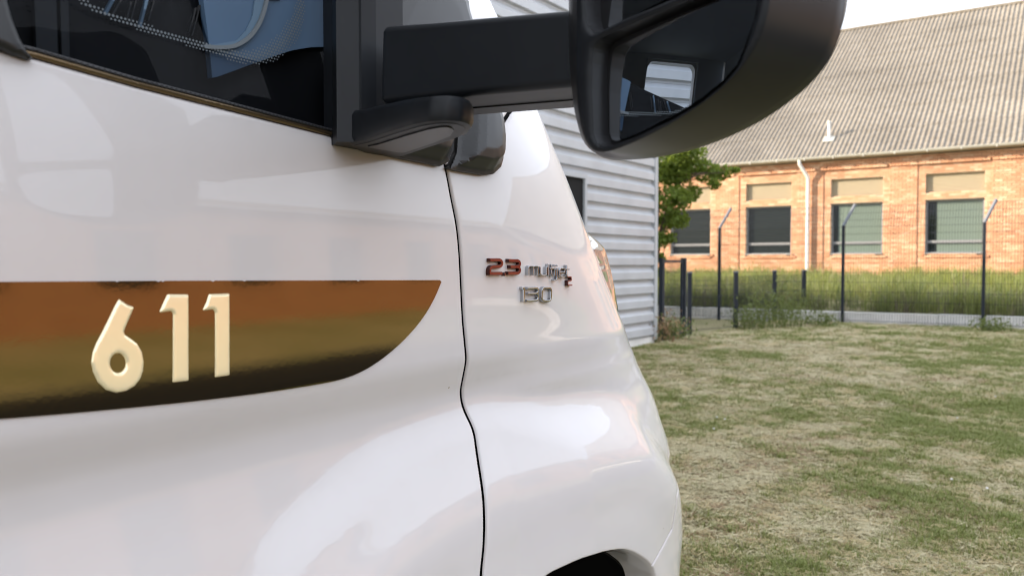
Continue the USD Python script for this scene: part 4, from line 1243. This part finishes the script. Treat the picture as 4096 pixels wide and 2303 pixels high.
# dotted border: rows of pale dots along a curve
path = seg_dense(in_plane(z1([(520, -60), (580, 0), (640, 50), (760, 98), (900, 152), (1100, 222), (1300, 282), (1500, 340), (1650, 392), (1780, 425), (1900, 420), (2010, 372), (2100, 290), (2160, 200), (2195, 100), (2210, 0), (2211, -50)]), DBL + .003), .0004, 20)
ptree = cKDTree(path)
x0, y0 = path.min(0) - .01; x1, y1 = path.max(0) + .01
pitch = .0031
dots = []
cum = np.concatenate([[0], np.cumsum(np.linalg.norm(np.diff(path, axis=0), axis=1))]) / 1.0
for iy, yy in enumerate(np.arange(y0, y1, pitch * .866)):
    for xx in np.arange(x0 + (iy % 2) * pitch / 2, x1, pitch):
        dd, kk = ptree.query((xx, yy)); fr_ = cum[kk] / cum[-1]
        wdt = np.interp(fr_, [0, .3, .55, .7, .85, 1], [.002, .0035, .005, .0085, .009, .004])
        if dd < wdt:
            dots.append((xx, yy, pitch * np.interp(dd / wdt, [0, 1], [.40, .22])))
dm_ = []
for (xx, yy, rr_) in dots:
    c6 = [(xx + rr_ * math.cos(a), yy + rr_ * math.sin(a)) for a in np.arange(6) * math.pi / 3]
    v = np.array([(p[0], DBL + .0035, p[1]) for p in c6]); dm_.append(trimesh.Trimesh(v, np.array([[0, 2, 1], [0, 3, 2], [0, 4, 3], [0, 5, 4]]), process=False))
tag(obj('dotted_border', put(cat(dm_), TV), MAT['dots'], blind), kind='stuff')
# dark dash top pieces and a belt strap just inside the glass
flat_part('seat_belt', Polygon(in_plane(z1([(250, -60), (410, -60), (425, 420), (270, 420)]), -.032)), -.036, -.032, MAT['darkgrey'])
flat_part('seat_belt_guide', Polygon(in_plane(z1([(440, -60), (500, -60), (512, 440), (455, 430)]), -.032)), -.036, -.032, MAT['darkgrey'])
for k, (xa, ya, xb, yb, w_) in enumerate(((840, -20, 775, 100, 16), (900, -20, 820, 122, 10), (960, 20, 930, 150, 8), (1000, 0, 960, 160, 6), (1085, -20, 1030, 190, 14), (1130, 10, 1090, 150, 6), (1440, 60, 1390, 230, 5), (1470, 40, 1410, 260, 5))):
    flat_part('vent_slat', LineString(in_plane(z1([(xa, ya), (xb, yb)]), -.034)).buffer(w_ * .00007), -.037, -.034, MAT['blind2'] if k in (0, 4) else MAT['darkgrey'])
flat_part('door_inner_panel', Polygon(in_plane([(-500, -700), (1340, -700), (1340, 620), (-500, 620)], -.16)).intersection(sbox(-2, -.5, 0, .135)), -.165, -.16, MAT['dark'])
flat_part('cab_black_panel', Polygon(in_plane([(-600, -30), (1340, -30), (1340, 620), (-600, 420)], -.042)).intersection(sbox(-1.1, -.5, 0, .6)), -.046, -.042, MAT['dark'])  # added black sheet that keeps the glass dark, not a cab part

# far side of the van: wall with window, roof, mirrored nose
far_d = -2.05
fw = sbox(-3.2, -.95, .1, 1.0).difference(sbox(-1.38, .62, -.98, .92).buffer(-.05).buffer(.05))
m = trimesh.creation.extrude_polygon(fw, .05, engine='earcut'); m.apply_transform(np.array([[1, 0, 0, 0], [0, 0, 1, far_d], [0, 1, 0, 0], [0, 0, 0, 1.0]]))
obj('far_side', put(m, TV), MAT['paint'], vanx)
obj('cab_far_lining', put(cat([box(-1.6, -1.39, far_d + .051, far_d + .07, -.9, .96), box(-.97, .1, far_d + .051, far_d + .07, -.9, .96), box(-1.39, -.97, far_d + .051, far_d + .07, -.9, .61), box(-1.39, -.97, far_d + .051, far_d + .07, .93, .96)]), TV), MAT['cabgrey'], vanx)
uu = np.linspace(UREAR, UFR - .05, 90); rim_ = surf(uu, np.full_like(uu, ztop), 0.0)
# roof: from this top edge across to the far edge
loc = (rim_ - VO); rs, rd = loc @ ES, loc @ EN
vv_ = np.vstack([np.stack([rs, rd, np.full_like(rs, ztop)], 1), np.stack([rs, np.minimum(-2.05 - rd, -1.02), np.full_like(rs, ztop + .02)], 1)])
n_ = len(rs); i = np.arange(n_ - 1)
rf = np.vstack([np.stack([i, i + 1, i + n_ + 1], 1), np.stack([i, i + n_ + 1, i + n_], 1)])
obj('cab_roof', put(trimesh.Trimesh(vv_, rf, process=False), TV), MAT['paint'], vanx)
# far half of the nose
fz = np.linspace(-.95, ztop, 30); fu = np.linspace(-.3, UFR, 60)
U, Z = np.meshgrid(fu, fz, indexing='ij'); P = surf_s0(U - s0f(Z), Z, s0f(Z), 0.0, fl=False) - VO
v = np.stack([P @ ES, -2.05 - (P @ EN), P[..., 2] - H], -1).reshape(-1, 3)
i, j = np.meshgrid(np.arange(59), np.arange(29), indexing='ij'); a = (i * 30 + j).ravel()
ff = np.vstack([np.stack([a, a + 1, a + 31], 1), np.stack([a, a + 31, a + 30], 1)])
pxy = v[ff].mean(1); notwin = ~((pxy[:, 2] > .32) & (pxy[:, 2] < .68) & (pxy[:, 0] > s0f(pxy[:, 2]) + .12))
obj('far_nose', put(trimesh.Trimesh(v, ff[notwin], process=False), TV), MAT['paint'], vanx, smooth=40)
# four small lit reading lamps under the headliner
for k in range(4):
    lm = trimesh.creation.cylinder(.014, .006, sections=14); lm.apply_translation([-.95 + .012 * k, -.95 - .045 * k, .958]); obj('reading_lamp', put(lm, TV), MAT['lamp'], vanx)

# ---- headlight: a clear bulging lens that stands proud of the nose
hl_px = np.array([(2343, 915), (2375, 935), (2410, 956), (2436, 981), (2448, 1006), (2457, 1040), (2467, 1085), (2478, 1146), (2484, 1192), (2489, 1240), (2490, 1302)], float)
zs = np.linspace(-.122, .075, 40); vs = np.linspace(0, 1, 26)
rows_ = []
for z_ in zs:
    s0_ = s0f(z_)
    vv = np.linspace(-.1, .7, 200); x, y = project(surf_s0(vv, np.full_like(vv, z_), s0_)); kmax = int(np.argmax(x)); v_s = vv[kmax]; x_s = x[kmax]; y_s = y[kmax]
    tgt = np.interp(y_s, hl_px[:, 1], hl_px[:, 0], left=x_s - 2, right=x_s - 2)
    need = max(0.0, tgt - x_s)                       # how far the lens has to stand out
    depth = np.linalg.norm(surf_s0(v_s, z_, s0_) - np.array([0, 0, H]))
    bulge = need * depth / FPX * 1.10
    tt = vs * .42 - .02
    prof_ = np.clip(np.sin(np.clip(vs, 0, 1) * math.pi), 0, 1) ** .6
    rows_.append(surf_s0(v_s + tt, np.full_like(tt, z_), np.full_like(tt, s0_), -.004 + prof_ * bulge * 1.25, fl=True))
R = np.array(rows_); nz, nv = R.shape[:2]
i, j = np.meshgrid(np.arange(nz - 1), np.arange(nv - 1), indexing='ij'); a = (i * nv + j).ravel()
ff = np.vstack([np.stack([a, a + 1, a + nv + 1], 1), np.stack([a, a + nv + 1, a + nv], 1)])
obj('headlight', trimesh.Trimesh(R.reshape(-1, 3), ff, process=False), MAT['lens'], vanx, smooth=True)

# ---- black corner covers under the mirror
gapc = LineString(uz([(1868, 300), (1866, 480), (1863, 550), (1859, 604), (1838, 654), (1798, 676)], .02)).buffer(.0026, cap_style=2)
cov_px = [(1640, -260), (1862, -260), (1866, 0), (1874, 65), (1935, 260), (2000, 452), (2012, 497), (2020, 566), (2019, 635), (2010, 668), (1979, 697), (1943, 701), (1838, 684), (1786, 669), (1598, 631), (1374, 577), (1360, 520), (1420, 300), (1480, 60)]
cq = uz(cov_px, .008); cq = cq[~np.isnan(cq[:, 0])]
cov = Polygon(cq).buffer(.006).buffer(-.012).buffer(.006).difference(gapc)
for g in (cov.geoms if isinstance(cov, MultiPolygon) else [cov]):
    if g.area < 1e-4: continue
    fn = lambda d: np.interp(d, [0, .0005, .006, .018, .030, .05], [.004, .0065, .0085, .021, .0245, .0255])
    v, f, n = patch_mesh(g, .004, fn, .002, wfn=(.0005, .003, .006, .012, .018, .024, .030))
    ms = [trimesh.Trimesh(v, f, process=False)]
    r = g.exterior; t = np.arange(0, r.length, .002); c = np.array([r.interpolate(x).coords[0] for x in t])
    a_ = surf(c[:, 0], c[:, 1], np.full(len(c), -.006)); b_ = surf(c[:, 0], c[:, 1], np.full(len(c), .004)); i = np.arange(len(c)); j = (i + 1) % len(c)
    ms.append(trimesh.Trimesh(np.vstack([a_, b_]), np.vstack([np.stack([i, j, j + len(c)], 1), np.stack([i, j + len(c), i + len(c)], 1)]), process=False))
    obj('corner_cover', cat(ms), MAT['plastic2'], vanx, smooth=28)

# ---- wing mirror
def spx(px, py, d):
    s, z_ = px_on_d(float(px), float(py), d); return float(s), float(z_)


# post (upright foot of the mirror): prism in plan, pixels at chosen offsets
plan = []
for px, d in ((1330, -.004), (1346, .014), (1436, .030), (1446, .0325), (1505, .036), (1612, .036)):
    plan.append((spx(px, 300, d)[0], d))
plan += [(plan[-1][0] + .004, .0), (plan[0][0] + .004, -.02)]
zl = spx(1400, 566, .025)[1]
pm = trimesh.creation.extrude_polygon(Polygon(plan).buffer(.002).buffer(-.002), .60 - zl, engine='earcut'); pm.apply_translation([0, 0, zl])
wm = obj('wing_mirror', put(pm, TV), MAT['plastic'], vanx, smooth=35)


def hull_of(pts_r):
    import manifold3d
    hs = []
    for p, r in pts_r:
        s = trimesh.creation.icosphere(2, r); s.apply_translation(p); hs.append(np.array(s.vertices))
    return trimesh.convex.convex_hull(np.vstack(hs))


# tongue below the arm: horizontal slab, rounded at its outer end
def hpx(px, py, z_):
    p = on_ground(px, py, H + z_) - VO
    return float(p @ ES), float(p @ EN)


ZB = .1075
tq = [hpx(1385, 580, ZB), hpx(1450, 565, ZB), hpx(1560, 528, ZB), hpx(1650, 501, ZB), hpx(1720, 489, ZB), hpx(1790, 486, ZB), hpx(1850, 491, ZB), hpx(1885, 503, ZB), hpx(1895, 516, ZB), hpx(1875, 541, ZB), hpx(1800, 570, ZB), hpx(1700, 602, ZB), hpx(1610, 632, ZB), hpx(1480, 640, ZB)]
tpoly = Polygon(tq).buffer(0)
tpoly = tpoly.buffer(.006).buffer(-.012).buffer(.006)
zt_l = (HOR - 425) / FPX * (VO[1] + (plan[2][0]) * ES[1])
lay = []
n_t = 160
ring0 = lambda w: np.array([(lambda b: b.exterior.interpolate(t, normalized=True).coords[0])(tpoly.buffer(-w)) for t in np.linspace(0, 1, n_t, endpoint=False)])
zt_fn = lambda p: ZB + .030 - .010 * np.clip((p[:, 1] - .02) / .13, 0, 1)
R0, R1, R2 = ring0(.0065), ring0(.002), ring0(.0)
stack = [np.c_[R0, np.full(n_t, ZB)], np.c_[R1, np.full(n_t, ZB + .0012)], np.c_[R2, np.full(n_t, ZB + .0055)], np.c_[R2, zt_fn(R2) - .004], np.c_[R1, zt_fn(R1)]]
vt = np.vstack(stack); ff = []
for r in range(4):
    i = np.arange(n_t); j = (i + 1) % n_t
    ff += [np.stack([i + r * n_t, j + r * n_t, j + (r + 1) * n_t], 1), np.stack([i + r * n_t, j + (r + 1) * n_t, i + (r + 1) * n_t], 1)]
tm = trimesh.Trimesh(vt, np.vstack(ff), process=False)
capb = trimesh.creation.extrude_polygon(Polygon(R0), .0008, engine='earcut'); capb.apply_translation([0, 0, ZB - .0004])
capt = trimesh.creation.extrude_polygon(Polygon(R1), .0008, engine='earcut')
cv = np.array(capt.vertices); cv[:, 2] = zt_fn(cv[:, :2]) - .0004 + cv[:, 2] * .5; capt = trimesh.Trimesh(cv, capt.faces, process=False)
tongue = obj('mirror_foot', put(cat([tm, capb, capt]), TV), MAT['plastic'], wm, smooth=40)
# oval cover in the underside
ov = tpoly.buffer(-.016).intersection(sbox(-1, .028, 1, 1)).buffer(-.004).buffer(.004)
om = trimesh.creation.extrude_polygon(ov, .0014, engine='earcut'); om.apply_translation([0, 0, ZB - .0016]); obj('underside_cover', put(om, TV), MAT['plastic2'], wm)

# arm
SN = -.315
def arm_pt(px, py):
    d_, z_ = px_on_s(float(px), float(py), SN); return float(d_), float(z_)


bl_, br_, tl_, tr_ = arm_pt(1523, 413), arm_pt(2340, 338), arm_pt(1530, 104), arm_pt(2340, 28)
dep = .088
pts = []
for (dd, zz) in (bl_, br_, tl_, tr_):
    pts += [((SN, dd, zz), 0), ((SN + dep, dd - .004, zz), 0)]
rr = .0065
hp_ = []
cx_ = np.mean([p[0] for p in pts], 0)
for p, _ in pts:
    q = np.array(p); q = q + np.sign(cx_ - q) * np.array([rr, .004, rr]); hp_.append((q, rr))
obj('mirror_arm', put(hull_of(hp_), TV), MAT['plastic'], wm, smooth=35)
seam = box(SN + dep * .55, SN + dep * .55 + .0012, 0, br_[0] - .02 - (bl_[0] + .06), -.0012, .0002)
sv = np.array(seam.vertices); sv[:, 2] += np.interp(sv[:, 1], [0, sv[:, 1].max()], [np.interp(bl_[0] + .06, [bl_[0], br_[0]], [bl_[1], br_[1]]), np.interp(br_[0] - .02, [bl_[0], br_[0]], [bl_[1], br_[1]])]); sv[:, 1] += bl_[0] + .06
obj('arm_seam', put(trimesh.Trimesh(sv, seam.faces, process=False), TV), MAT['rubber'], wm)

# head: bezel plane tilted inwards, shell bulging forward of it
BET = math.radians(20.0)
nb = -ES * math.cos(BET) - EN * math.sin(BET)            # faces backwards and a little to the van
tb_ = -ES * math.sin(BET) + EN * math.cos(BET)           # outwards along the bezel
d_in, _ = px_on_s(2315.0, 300.0, -.345)
hb0 = VO + ES * -.345 + EN * float(d_in)


def on_bezel(px, py, fwd=0.0):
    p = on_plane(np.asarray(px, float), np.asarray(py, float), hb0 - nb * fwd, nb) - hb0
    return np.stack([p @ tb_, p[..., 2] - H], -1)


def bez3(a, z_, fwd):
    a, z_, fwd = np.broadcast_arrays(np.asarray(a, float), np.asarray(z_, float), np.asarray(fwd, float))
    return hb0 + a[..., None] * tb_ + (z_ + H)[..., None] * UP - fwd[..., None] * nb


ZT = .43
rim_px = [(2306, 252), (2308, 353), (2318, 479), (2336, 560), (2361, 600), (2402, 612), (2442, 604), (2553, 560), (2705, 480), (2856, 378), (2957, 283), (3028, 182), (3068, 80), (3078, 0)]
sil_px = [(2304, 252), (2306, 353), (2316, 479), (2334, 565), (2361, 611), (2402, 633), (2442, 643), (2604, 633), (2755, 603), (2906, 550), (3058, 474), (3184, 383), (3275, 298), (3330, 217), (3361, 126), (3376, 0)]


def closed_outline(q, n=200):
    top_a = q[-1, 0] + .004
    q = np.vstack([[[q[0, 0], ZT - .06]], q, [[top_a, q[-1, 1] + .06]], [[top_a - .002, ZT - .07]], [[top_a - .03, ZT - .012]], [[(q[0, 0] + top_a) / 2, ZT]], [[q[0, 0] + .03, ZT - .012]]])
    ls = LineString(np.vstack([q, q[:1]])); p = np.array([ls.interpolate(t, normalized=True).coords[0] for t in np.linspace(0, 1, n, endpoint=False)])
    return gaussian_filter1d(p, 1.6, axis=0, mode='wrap')


FW = .050
o0 = closed_outline(on_bezel(*np.array(rim_px, float).T)); o1 = closed_outline(on_bezel(*np.array(sil_px, float).T, FW))
# resample o1 against o0 by angle so that the rings correspond
def by_angle(o, c, n=220):
    an = np.unwrap(np.arctan2(o[:, 1] - c[1], o[:, 0] - c[0])); k = np.argsort(an); an2, o2 = an[k], o[k]
    tgt = np.linspace(an2[0], an2[0] + 2 * np.pi, n, endpoint=False)
    ax = np.concatenate([an2, an2[:1] + 2 * np.pi]); ox = np.vstack([o2, o2[:1]])
    base_ = np.linspace(-np.pi, np.pi, n, endpoint=False)
    m_ = (base_ - an2[0]) % (2 * np.pi) + an2[0]
    return np.stack([np.interp(m_, ax, ox[:, 0]), np.interp(m_, ax, ox[:, 1])], 1)


cc = np.array([(o0[:, 0].min() + o0[:, 0].max()) / 2, .24])
q0, q1 = by_angle(o0, cc), by_angle(o1, cc)
rings = []
for t, fwd in ((0, 0.0), (.10, .0015), (.30, .0085), (.55, .020), (.80, .034), (.95, .044), (1.0, .052)):
    rings.append(bez3(*(q0 * (1 - t) + q1 * t).T, fwd))
for sc_, fwd in ((.93, .064), (.85, .078), (.74, .092), (.56, .105), (.30, .113), (.05, .116)):
    r_ = cc + (q1 - cc) * sc_; rings.append(bez3(*r_.T, fwd))
nn2 = len(q0); VV = np.vstack(rings); ff = []
for r in range(len(rings) - 1):
    i = np.arange(nn2); j = (i + 1) % nn2
    ff += [np.stack([i + r * nn2, j + r * nn2, j + (r + 1) * nn2], 1), np.stack([i + r * nn2, j + (r + 1) * nn2, i + (r + 1) * nn2], 1)]
sh = trimesh.Trimesh(VV, np.vstack(ff), process=False)
if sh.volume > 0: pass
obj('mirror_shell', sh, MAT['plastic2'], wm, smooth=70)
# bezel: from the rim inwards to each glass
gl_px = [(2404, 353), (2405, 260), (2412, 200), (2425, 184), (2442, 175), (2674, 76), (2871, 0), (2950, -22), (3000, -20), (3026, 0), (3018, 66), (2987, 167), (2952, 257), (2900, 318), (2806, 394), (2705, 454), (2553, 525), (2470, 556), (2442, 561), (2422, 556), (2411, 530)]
up_px = [(2377, 0), (2380, 60), (2387, 92), (2400, 108), (2420, 104), (2523, 52), (2649, 0), (2850, -90), (2960, -150)]
gq = on_bezel(*np.array(gl_px, float).T, .004); uq = on_bezel(*np.array(up_px, float).T, .004)
gpoly = Polygon(gq).buffer(.004).buffer(-.004).buffer(-.003).buffer(.003)
ua = float(uq[-1, 0])
upoly = Polygon(np.vstack([uq, [[ua + .006, ZT - .07]], [[ua - .03, ZT - .03]], [[uq[0, 0] + .03, ZT - .03]], [[uq[0, 0], ZT - .07]]])).buffer(0).buffer(-.004).buffer(.004)
rimpoly = Polygon(q0).buffer(0).buffer(.0005)
bez = rimpoly.difference(gpoly.buffer(.0045)).difference(upoly.buffer(.0045))


def bez_surf(a, z_, off=0.0):
    return bez3(a, z_, -np.asarray(off))


def bev(d):
    return np.interp(d, [0, .002, .005, .010, .02], [0, .0016, .0026, .0030, .0030])


v, f, n = patch_mesh(bez, .004, bev, .0025, wfn=(.001, .002, .0035, .006, .010), surf_fn=bez_surf)
bz = obj('mirror_bezel', trimesh.Trimesh(v, f, process=False), MAT['plastic'], wm, smooth=50)
ms = []
for pg, dp in ((gpoly.buffer(.0045), .014), (upoly.buffer(.0045), .014)):
    r = pg.exterior; t = np.arange(0, r.length, .0025); c = np.array([r.interpolate(x).coords[0] for x in t]); i = np.arange(len(c)); j = (i + 1) % len(c)
    ms.append(trimesh.Trimesh(np.vstack([bez3(c[:, 0], c[:, 1], 0.0), bez3(c[:, 0], c[:, 1], dp)]), np.vstack([np.stack([i, j, j + len(c)], 1), np.stack([i, j + len(c), i + len(c)], 1)]), process=False))
    bk_ = trimesh.creation.extrude_polygon(pg.buffer(.002), .001, engine='earcut'); b3 = np.array(bk_.vertices); ms.append(trimesh.Trimesh(bez3(b3[:, 0], b3[:, 1], dp + b3[:, 2]), bk_.faces, process=False))
obj('mirror_recess', cat(ms), MAT['rubber'], wm)
# the two glasses: slightly convex, turned a few degrees more towards the driver
for pg, nm, cvx, tilt, vt_ in ((gpoly, 'wide_angle_glass', .9, 11.5, 8.0), (upoly, 'main_glass', .25, 22.0, 6.0)):
    c0 = np.array(pg.centroid.coords[0]) if nm != 'main_glass' else np.array([pg.centroid.x, pg.bounds[1] + .04])
    def gsurf(a, z_, off=0.0, c0=c0, cvx=cvx, tilt=tilt, vt_=vt_):
        da, dz_ = np.asarray(a) - c0[0], np.asarray(z_) - c0[1]
        fwd = .0065 - math.tan(math.radians(tilt)) * da * .35 + math.tan(math.radians(vt_)) * dz_ * .35 + cvx * (da ** 2 + dz_ ** 2) * .5
        return bez3(a, z_, fwd - np.asarray(off))
    v, f, n = patch_mesh(pg, .004, lambda d: 0.0, .0025, surf_fn=gsurf)
    obj(nm, (v, f), MAT['mirror'], wm, normals=n)
